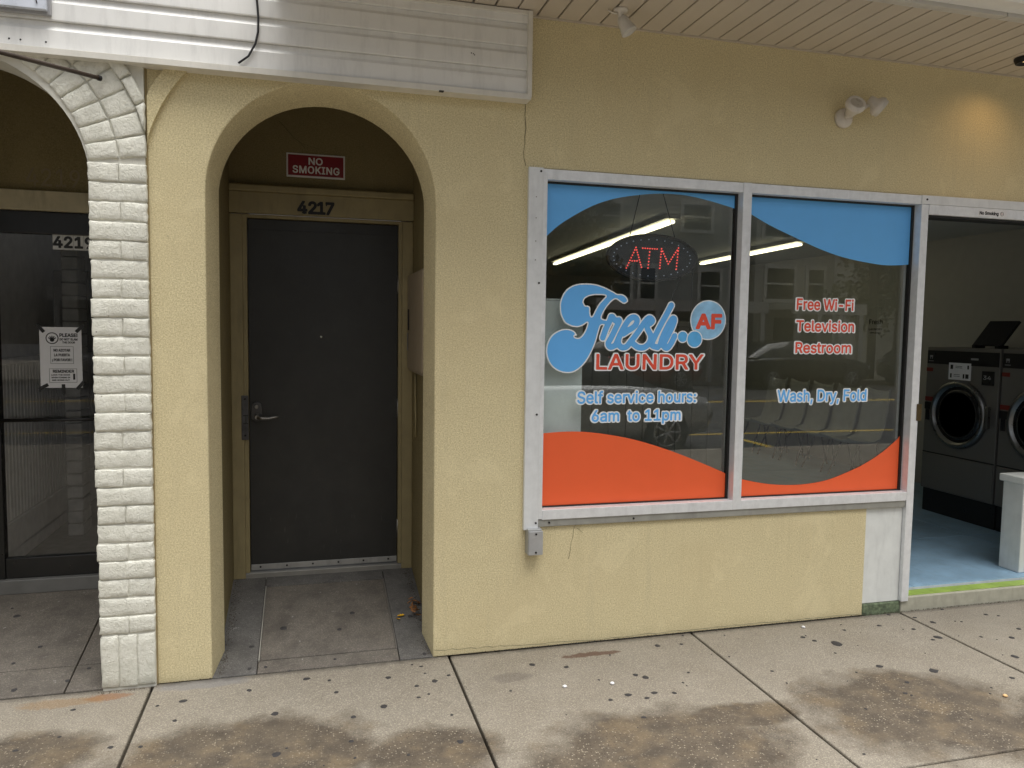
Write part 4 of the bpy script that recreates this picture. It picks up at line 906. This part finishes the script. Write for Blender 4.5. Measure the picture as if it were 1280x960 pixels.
# ================================================================== LAUNDRY INTERIOR
CE = 2.52
rm = thing('laundry_room', 'interior of the laundry with taupe walls seen through window and doorway', 'room', (3.5, 4, .1))
MB().box(.85, .95, .21, 9, -.05, CE).box(5.98, 6.08, .14, 9, -.05, CE).box(.85, 6.08, 9, 9.1, -.05, CE).build('interior_wall', INWALL, rm)
MB().box(.85, 6.08, .14, 9, CE, CE+.05).build('ceiling', INCEIL, rm)
MB().box(4.62, 6.08, .21, .26, -.05, CE).build('front_wall', INWALL, rm)
fl3 = bx('interior_floor', rm, simple('pale_floor_joint', (.5, .55, .58), .7), .95, 5.98, .10, 9, -.05, .094)
for i, xa in enumerate((.95, 2.2, 3.49, 4.78)):
    for j, ya in enumerate((.10, .98, 2.3, 3.62, 4.94)):
        xb = (2.2, 3.49, 4.78, 5.98)[i]; yb = (.98, 2.3, 3.62, 4.94, 9)[j]
        bx('floor_slab', fl3, PBLUE, xa+.003, xb-.003, ya+.003, yb-.003, .08, .100, .002)
cab = thing('white_board', 'pale bluish white board leaning close behind the left edge of the window', 'board', (1.2, .13, .1))
bx('board_panel', cab, simple('board_white', (.80, .86, .87), .5, var=.03), 1.05, 1.366, .105, .13, .1, 1.742, .003); bx('board_edge', cab, simple('board_edge', (.7, .74, .75), .5), 1.05, 1.3665, .103, .132, 1.7425, 1.752, .001)
# partition behind the left pane: brown wood panelling in vertical boards
pt = thing('panelled_partition', 'low brown grey vertical board partition behind the left window pane', 'partition', (3.2, 3.0, .1))
for k in range(11): bx('panel_board', pt, simple('taupe_board', (.36, .33, .27), .6, var=.1), 2.06+k*.16, 2.06+k*.16+.156, 2.6, 2.64, .1, 1.64, .003)
bx('top_rail', pt, simple('taupe_board', (1, 1, 1)), 2.05, 3.83, 2.58, 2.66, 1.641, 1.68, .003)
def light_fix(a_, b_, z, label):
    t = thing('fluorescent_light', label, 'ceiling light', ((a_[0]+b_[0])/2, (a_[1]+b_[1])/2, z), 'fluorescent tubes on the laundry ceiling')
    d = Vector((b_[0]-a_[0], b_[1]-a_[1], 0)).normalized(); nrm = Vector((-d.y, d.x, 0))
    def bar(off, w, z0, z1, e=0):
        p, q = Vector((*a_, 0))-d*e, Vector((*b_, 0))+d*e; c_ = [p+nrm*(off-w), p+nrm*(off+w), q+nrm*(off+w), q+nrm*(off-w)]
        return MB().prism([(v.x, v.y) for v in c_], 'z', z0, z1)
    bar(0, .06, z+.035, CE-.002, .03).build('housing', simple('light_housing', (.45, .44, .4), .5), t)
    for o_ in (-.014, .014):
        MB().tube([Vector((*a_, z+.012))+nrm*o_, Vector((*b_, z+.012))+nrm*o_], .0135, 10).build('tube', TUBE, t)
light_fix((2.811, 2.045), (3.20, 6.2), 2.45, 'long lit tube slanting behind the upper left window pane'); light_fix((4.689, 3.036), (4.92, 5.4), 2.45, 'lit tube seen across the mullion under the blue wave')
# ATM oval LED sign
at_ = thing('atm_sign', 'black oval LED sign spelling ATM in red dots behind the left pane', 'LED sign', (1.84, .3, 2.0))
ex, ez, ea, eb_ = 1.838, 1.996, .268, .124
el_ = [(ex+ea*math.cos(2*math.pi*k/40), ez+eb_*math.sin(2*math.pi*k/40)) for k in range(40)]
MB().prism(el_, 'y', .312, .330).build('sign_board', simple('led_board', (.035, .04, .05), .4), at_)
rim = MB().tube([(x, .306, z) for x, z in el_]+[(el_[0][0], .306, el_[0][1])], .007, 6, False); rim.build('rim', simple('rim_dark', (.03, .03, .03), .3), at_)
def dots(pts, sp):
    out = []
    for (xa, za), (xb, zb) in zip(pts, pts[1:]):
        n = max(1, round(math.hypot(xb-xa, zb-za)/sp)); out += [(xa+(xb-xa)*k/n, za+(zb-za)*k/n) for k in range(n+1)]
    return out
A_ = ATM; D_ = dots([A_[0], A_[1], A_[2]], .0148)+dots([A_[3], A_[4]], .0148)+dots([A_[5], A_[6]], .0148)+dots([A_[7], A_[8]], .0165)+dots([A_[9], A_[10], A_[11], A_[12], A_[13]], .0158)
D2 = []
for q in D_:
    if all(math.hypot(q[0]-w[0], q[1]-w[1]) > .008 for w in D2): D2.append(q)
for x, z in D2: MB().lathe([(0, .0042), (.004, .0035)], (x, .312, z), (0, -1, 0), 6).build('led', LED_R, at_)
for k in range(30):
    t = 2*math.pi*k/30; MB().lathe([(0, .0032), (.004, .0028)], (ex+ea*.86*math.cos(t), .312, ez+eb_*.80*math.sin(t)), (0, -1, 0), 6).build('led', LED_W, at_)
for pts in ([(1.70, .32, 2.09), (1.80, .32, CE)], [(1.98, .32, 2.09), (1.84, .32, CE)], [(2.05, .34, 1.94), (1.99, .36, 1.80), (2.0, .38, 1.65)], [(2.10, .34, 2.0), (2.105, .36, 1.6)]):
    MB().tube(pts, .0025, 5).build('cord', CABLE, at_)
# washers along the right wall
def washer(y0, y1, loc_label):
    t = thing('washing_machine', loc_label, 'washing machine', (5.45, (y0+y1)/2, .1), 'front loading washers along the right laundry wall'); X = 5.08; yc = (y0+y1)/2; w = (y1-y0)
    bx('body', t, WASH, X, 5.95, y0+.006, y1-.006, .30, 1.495, .006); bx('plinth', t, WASHD, X+.03, 5.95, y0+.004, y1-.004, .1, .30)
    bx('control_panel', t, WASHD, X-.004, X, y0+.014, y1-.014, 1.355, 1.465)
    bx('lower_panel', t, WASH, X-.008, X, y0+.012, y1-.012, .315, .60, .003); bx('seam', t, WASHD, X-.003, X, y0+.01, y1-.01, .604, .614)
    MB().lathe([(-.01, .275), (.02, .275), (.035, .262), (.04, .25), (.032, .235), (.01, .225)], (X, yc, .955), (-1, 0, 0), 40).build('door_ring', CHROME, t)
    dn = MB().lathe([(-.005, .226), (.012, .226), (.020, .18), (.012, .10), (.006, .01)], (X, yc, .955), (-1, 0, 0), 36).build('door_glass', simple('dark_door_glass', (.015, .015, .016), .08), t)
    MB().lathe([(.021, .19), (.024, .186), (.021, .18)], (X, yc, .955), (-1, 0, 0), 36).build('inner_ring', DKSTEEL, dn)
    bx('door_handle', t, CHROME, X-.05, X-.02, y0+.045, y0+.075, .88, 1.05, .005)
    bx('keypad', t, WASHD, X-.006, X, y0+.05, y0+.16, 1.21, 1.32, .002)
    text('display', '34', -(y0+.145), -(y0+.075), 1.255, 1.285, 0, simple('display_white', (.6, .6, .6), .4), None, 0)
    o = bpy.data.objects[-1] if False else None
    bx('red_label', t, REDL, X-.004, X, y1-.075, y1-.01, 1.29, 1.32); bx('red_label', t, REDL, X-.004, X, y1-.09, y1-.01, 1.04, 1.075); bx('coin_slot', t, WASHD, X-.006, X, y1-.10, y1-.01, .97, 1.03); bx('coin_slot', t, WASHD, X-.012, X, y1-.06, y1-.03, .88, .97)
    MB().box(X-.005, X-.004, y1-.07, y1-.04, 1.41, 1.425).box(X-.005, X-.004, y1-.068, y1-.062, 1.395, 1.41).box(X-.005, X-.004, y1-.048, y1-.042, 1.395, 1.41).box(X-.005, X-.004, y1-.08, y1-.03, 1.375, 1.38).build('maker_mark', simple('mark_grey', (.35, .35, .35), .5), t)
    MB().box(X-.005, X-.004, y0+.20, y0+.27, 1.40, 1.415).build('panel_print', simple('mark_grey', (1, 1, 1)), t)
    return t
w1 = washer(1.052, 1.775, 'dark steel washer with a white instruction sticker above its round door')
w2 = washer(.325, 1.045, 'dark steel washer nearest the street cut off by the photo edge')
for o in [q for q in bpy.data.objects if q.name.startswith('display') and q.parent is None]:
    # turn the display digits to face the room
    for v in o.data.vertices: v.co = Vector((5.0735, -v.co.x, v.co.z))
    setparent(o, w1 if o.data.vertices[0].co.y > 1.05 else w2)
ws = thing('instruction_sticker', 'white instruction sticker with black arrows on the left washer', 'sticker', (5.07, 1.45, 1.24))
bx('sticker_face', ws, PAPER, 5.074, 5.0795, 1.318, 1.532, 1.235, 1.372)
MB().box(5.073, 5.074, 1.49, 1.515, 1.32, 1.355).box(5.073, 5.074, 1.335, 1.35, 1.325, 1.355).box(5.073, 5.074, 1.40, 1.465, 1.343, 1.347).box(5.073, 5.074, 1.40, 1.465, 1.331, 1.335).box(5.073, 5.074, 1.50, 1.515, 1.25, 1.285).box(5.073, 5.074, 1.39, 1.375, 1.25, 1.285).box(5.073, 5.074, 1.335, 1.365, 1.25, 1.285).box(5.073, 5.074, 1.42, 1.48, 1.275, 1.279).box(5.073, 5.074, 1.42, 1.48, 1.262, 1.266).build('printing', INK, ws)['kind'] = 'stuff'
lp = thing('propped_panel', 'black tilted panel on small feet standing on top of the left washer', 'display panel', (5.2, 1.25, 1.5))
MB().add([(5.12, 1.10, 1.52), (5.12, 1.36, 1.52), (5.24, 1.32, 1.71), (5.24, 1.06, 1.71), (5.14, 1.10, 1.512), (5.14, 1.36, 1.512), (5.26, 1.32, 1.70), (5.26, 1.06, 1.70)], [(0,1,2,3),(4,5,6,7),(0,1,5,4),(1,2,6,5),(2,3,7,6),(3,0,4,7)]).build('screen', WASHD, lp)
for y in (1.12, 1.33): bx('foot', lp, WASHD, 5.10, 5.2, y-.015, y+.015, 1.496, 1.52)
# white stub wall inside the doorway
swl = thing('stub_wall', 'short white block wall with a cap just inside the doorway', 'stub wall', (4.5, .2, .1))
bx('wall_block', swl, WPANEL, 4.345, 5.0, .16, .31, .1, .665, .006); bx('wall_cap', swl, WPANEL, 4.325, 5.0, .145, .325, .666, .712, .006)
# moulded seats along the right wall
def seat(y, n):
    t = thing('moulded_chair', 'grey moulded shell chair in the row against the right laundry wall', 'chair', (5.6, y, .1), 'row of moulded chairs in the laundry')
    prof = [(-.28, .50), (-.24, .475), (-.10, .455), (.04, .45), (.12, .48), (.165, .60), (.20, .80), (.225, .96), (.235, 1.0)]
    V = []; F = []; nw = 6
    for dx, z in prof:
        for k in range(nw+1):
            u = k/nw*2-1; V.append((5.6+dx-.04*abs(u)**3, y+u*.195*(1 if z < .9 else .93), z+.035*abs(u)**3))
    for j in range(len(prof)-1):
        for k in range(nw): a_ = j*(nw+1)+k; F.append((a_, a_+1, a_+nw+2, a_+nw+1))
    o = MB().add(V, F, True).build('seat_shell', CHAIRP, t); md = o.modifiers.new('thickness', 'SOLIDIFY'); md.thickness = .012
    for sy in (-.16, .16):
        for sx in (-.2, .12): MB().tube([(5.6+sx*.7, y+sy*.8, .45), (5.6+sx*1.3, y+sy, .10)], .011, 6).build('leg', DKSTEEL, t)
    return t
first = seat(3.15, 0)
def copy_tree(o, dv, parent=None):
    c = o.copy(); col.objects.link(c)
    if parent is None: c.location = Vector(o.location)+Vector(dv)
    else: c.parent = parent; c.matrix_parent_inverse = o.matrix_parent_inverse.copy()
    for ch in list(o.children): copy_tree(ch, dv, c)
    return c
first['label'] = 'grey moulded shell chair nearest the street in the row behind the right pane'
for k, nm_ in ((1, 'second'), (2, 'third'), (3, 'fourth'), (4, 'fifth and farthest')): copy_tree(first, (0, k*.44, 0))['label'] = nm_+' grey shell chair from the street in the row behind the right pane'
# small wall sign with the shop's mark
sg = thing('wall_sign', 'small dark shop logo lettering on the far interior wall behind the right pane', 'wall sign', (5.97, 3.45, 1.65))
for body, ya, yb, zb, zt in (('Fresh', 3.56, 3.36, 1.70, 1.75), ('LAUNDRY', 3.56, 3.36, 1.635, 1.655), ('OPEN DAILY', 3.54, 3.38, 1.60, 1.612)):
    text('lettering', body, -ya, -yb, zb, zt, 0, INK, sg, .001)
for o in [q for q in sg.children]:
    for v in o.data.vertices: v.co = Vector((5.977, -v.co.x, v.co.z))

# ================================================================== ACROSS THE STREET (seen mirrored in the glass)
HS = simple('grey_clapboard', lin((172, 173, 170)), .7, var=.05); HS2 = simple('cream_clapboard', lin((190, 188, 182)), .7, var=.05)
HT = simple('house_trim', (.62, .61, .58), .6); HG = simple('house_glass', (.03, .035, .04), .08); HR = simple('shingle_roof', (.09, .085, .08), .9, bump=.5)
def house(x0, x1, yf, h, mat, label, wins, porch=True):
    t = thing('house', label, 'house', ((x0+x1)/2, yf-4, 0))
    bx('body', t, mat, x0, x1, yf-8, yf, 0, h)
    mb = MB(); z = .4
    while z < h-.02:
        mb.prism([(yf+.001, z), (yf+.028, z), (yf+.006, min(z+.15, h)), (yf+.001, min(z+.15, h))], 'x', x0, x1); z += .15
    tag(mb.build('siding', mat, t), kind='stuff')
    for (wx0, wx1, wz0, wz1) in wins:
        w = bx('window', t, HT, wx0-.12, wx1+.12, yf+.02, yf+.10, wz0-.12, wz1+.16); bx('pane', w, HG, wx0, wx1, yf+.10, yf+.115, wz0, wz1); bx('meeting_rail', w, HT, wx0, wx1, yf+.115, yf+.13, (wz0+wz1)/2-.03, (wz0+wz1)/2+.03)
    MB().prism([(x0-.3, h), (x1+.3, h), ((x0+x1)/2, h+2.6)], 'y', yf-8.2, yf+.35).build('roof', HR, t)
    if porch:
        bx('porch_roof', t, HT, x0+.2, x1-.2, yf+.14, yf+2.0, 2.36, 2.55); bx('porch_beam', t, HT, x0+.2, x1-.2, yf+1.9, yf+2.0, 2.2, 2.359)
        for k in range(4):
            xx = x0+.4+(x1-x0-.8)*k/3; bx('porch_post', t, HT, xx-.07, xx+.07, yf+1.86, yf+1.995, 0, 2.2)
        bx('door', t, HG, x0+.8, x0+1.7, yf+.03, yf+.09, .1, 2.1)
    return t
YF = -20.0
h1_ = house(8.2, 14.5, YF, 7.6, HS, 'grey clapboard house with white porch across the street', [(8.8, 9.46, 2.65, 3.65), (9.7, 10.3, 2.65, 3.65), (10.7, 11.2, 2.65, 3.65), (9.06, 9.9, 4.9, 5.7), (12.9, 13.6, 2.65, 3.6), (12.2, 13.2, 5.0, 5.8)])
h2_ = house(15.0, 18.2, YF, 7.0, HS2, 'pale clapboard house with narrow front across the street', [(15.45, 16.5, 2.75, 3.8), (15.3, 16.3, 4.9, 5.9), (17.1, 17.8, 4.9, 5.9), (17.1, 17.7, 2.8, 3.8)])
house(1.0, 7.2, YF-1, 7.2, HS2, 'cream clapboard house with porch farther left across the street', [(2, 3, 2.8, 3.9), (4.5, 5.5, 2.8, 3.9), (2, 3, 5, 6), (4.5, 5.5, 5, 6)])
house(-7, -.5, YF, 7.8, HS, 'wide grey clapboard house opposite the arches', [(-6, -5, 2.8, 3.9), (-3.5, -2.5, 2.8, 3.9), (-6, -5, 5, 6), (-3.5, -2.5, 5, 6)])
house(24, 32, YF-2, 7.4, HS, 'large grey house far down the opposite side', [(25, 26, 2.8, 3.9), (28, 29, 2.8, 3.9), (25, 26, 5, 6), (28, 29, 5, 6)])
LF = simple('tree_leaves', (.075, .085, .03), .8, var=.5, scale=2); LF2 = simple('autumn_leaves', (.16, .11, .035), .8, var=.5, scale=2); BK = simple('bark', (.09, .07, .05), .9)
def tree(x, y, h, r, mat, label):
    t = thing('tree', label, 'tree', (x, y, 0))
    mb = MB().tube([(x, y, 0), (x+.1, y, h*.3), (x-.05, y+.1, h*.6), (x, y, h*.8)], [.22, .18, .11, .05], 8)
    for k in range(7):
        an = k*2.4; mb.tube([(x, y, h*(.35+.05*k)), (x+math.cos(an)*r*.7, y+math.sin(an)*r*.7, h*(.5+.06*k))], [.07, .02], 5)
    mb.build('trunk', BK, t)
    V = []; F = []
    cl_ = [(x+random.gauss(0, r*.45), y+random.gauss(0, r*.45), h*.68+random.gauss(0, h*.15)) for _ in range(26)]
    for _ in range(5000):
        c_ = random.choice(cl_); p = Vector((random.gauss(c_[0], r*.2), random.gauss(c_[1], r*.2), random.gauss(c_[2], h*.055))); s_ = random.uniform(.06, .13)
        a_ = Vector((random.uniform(-1, 1), random.uniform(-1, 1), random.uniform(-1, 1))).normalized()*s_; b_ = a_.orthogonal().normalized()*s_*.7; n = len(V)
        V += [p-a_, p+b_, p+a_, p-b_]; F.append((n, n+1, n+2, n+3))
    tag(MB().add(V, F).build('crown', mat, t), kind='stuff')
tree(20.6, -19.5, 7.5, 2.6, LF, 'green tree to the right of the narrow pale house'); tree(7.8, -18.9, 5.2, 1.3, LF2, 'small rusty brown tree in front of the houses')
tree(23.0, -21.5, 8.5, 2.6, LF2, 'autumn brown tree behind the far parked cars')
pk = thing('utility_pole', 'wooden utility pole with cross arm on the far pavement', 'utility pole', (18.9, -18.8, 0))
MB().tube([(18.9, -18.8, 0), (18.9, -18.8, 10)], .14, 10).build('pole', BK, pk); bx('cross_arm', pk, BK, 17.8, 20, -18.86, -18.74, 8.7, 8.85)
for k, zz in enumerate((6.4, 7.0, 8.9)): tag(MB().tube([(-30+q*6, -18.8, zz+.5-.5*math.sin(math.pi*((q*6+11) % 30)/30)) for q in range(14)], .014, 5).build('overhead_wire', CABLE), '%s overhead wire strung along the far side of the street' % ('lowest', 'middle', 'highest')[k], 'wire', 'overhead wires')
PAINTS = {}
def car(x, y, paint, label, dirn=1):
    t = thing('parked_car', label, 'car', (x, y, -.12)); G = -.12
    PM = simple('paint_'+label[:12].replace(' ', '_'), paint, .25, metal=.3, var=.02)
    # stations along the length: (u, half width, sill z, belt z)
    stn = [(-2.25, .60, .45, .72), (-2.15, .78, .32, .86), (-1.7, .88, .22, .93), (-.9, .90, .2, .96), (0, .90, .2, .97), (.8, .90, .2, .96), (1.5, .88, .22, .90), (2.05, .78, .3, .78), (2.25, .58, .42, .62)]
    V = []; F = []; nS = 8
    for u, w, s0, bz in stn:
        sec = [(-w*.92, s0), (-w, s0+.18), (-w, bz-.12), (-w*.93, bz), (w*.93, bz), (w, bz-.12), (w, s0+.18), (w*.92, s0)]
        V += [(x+dirn*u, y+a_, G+b_) for a_, b_ in sec]
    for j in range(len(stn)-1):
        for k in range(nS): a_ = j*nS+k; b_ = j*nS+(k+1) % nS; F.append((a_, b_, b_+nS, a_+nS))
    F.append(tuple(range(nS))); F.append(tuple((len(stn)-1)*nS+k for k in range(nS)))
    MB().add(V, F, True).build('body', PM, t)
    gh = [(-1.95, .76, .95), (-1.35, .66, 1.36), (-.7, .63, 1.45), (.1, .63, 1.45), (.55, .66, 1.36), (1.25, .76, .94)]
    V = []; F = []
    for u, w, z in gh: V += [(x+dirn*u, y-.80, G+.93), (x+dirn*u, y-w, G+z), (x+dirn*u, y+w, G+z), (x+dirn*u, y+.80, G+.93)]
    for j in range(len(gh)-1):
        for k in range(3): a_ = j*4+k; F.append((a_, a_+1, a_+5, a_+4))
    MB().add(V, F, True).build('windows', HG, t)
    MB().add([(x+dirn*u, y+s_*w*.98, G+z+.012) for u, w, z in gh[1:5] for s_ in (-1, 1)], [(0, 1, 3, 2), (2, 3, 5, 4), (4, 5, 7, 6)]).build('roof', PM, t)
    for u in (-.45,): MB().tube([(x+dirn*u, y+.815, G+.95), (x+dirn*u, y+.66, G+1.42)], .03, 5).build('pillar', PM, t); MB().tube([(x+dirn*u, y-.815, G+.95), (x+dirn*u, y-.66, G+1.42)], .03, 5).build('pillar', PM, t)
    for u in (-1.38, 1.38):
        for s_ in (-1, 1):
            w = MB().lathe([(-.1, .30), (-.09, .325), (.09, .325), (.1, .30), (.1, .21), (.09, .20)], (x+dirn*u, y+s_*.80, G+.325), (0, s_, 0), 24).build('wheel', simple('tyre', (.02, .02, .02), .8), t)
            rm_ = MB().lathe([(.09, .05), (.10, .05)], (x+dirn*u, y+s_*.80, G+.325), (0, s_, 0), 12)
            for q in range(7):
                an = 2*math.pi*q/7; rm_.tube([(x+dirn*u, y+s_*.895, G+.325), (x+dirn*u+math.cos(an)*.19, y+s_*.895, G+.325+math.sin(an)*.19)], .018, 5)
            rm_.tube([(x+dirn*u+math.cos(2*math.pi*q/20)*.195, y+s_*.895, G+.325+math.sin(2*math.pi*q/20)*.195) for q in range(21)], .014, 5, False)
            rm_.build('rim', simple('rim_silver', (.6, .6, .6), .3, metal=.8), w)
    for s_ in (-1, 1): bx('headlight', t, simple('lamp_glass', (.7, .7, .7), .1), x+dirn*2.06-.04, x+dirn*2.06+.04, y+s_*.66-.12, y+s_*.66+.12, G+.6, G+.72, .02); bx('tail_light', t, simple('tail_red', (.4, .02, .02), .2), x-dirn*2.16-.03, x-dirn*2.16+.03, y+s_*.6-.12, y+s_*.6+.12, G+.66, G+.8, .02)
car(3.4, -6.75, (.42, .43, .44), 'silver car parked at the near kerb'); car(14.8, -17.2, (.02, .02, .022), 'black car parked across the street before the narrow house')
car(20.6, -17.2, (.03, .03, .035), 'charcoal car parked across the street beside the green tree'); car(9.0, -17.2, (.25, .05, .04), 'dark red car parked across the street before the grey house'); car(-3.5, -17.2, (.3, .3, .3), 'grey car parked opposite the arches')
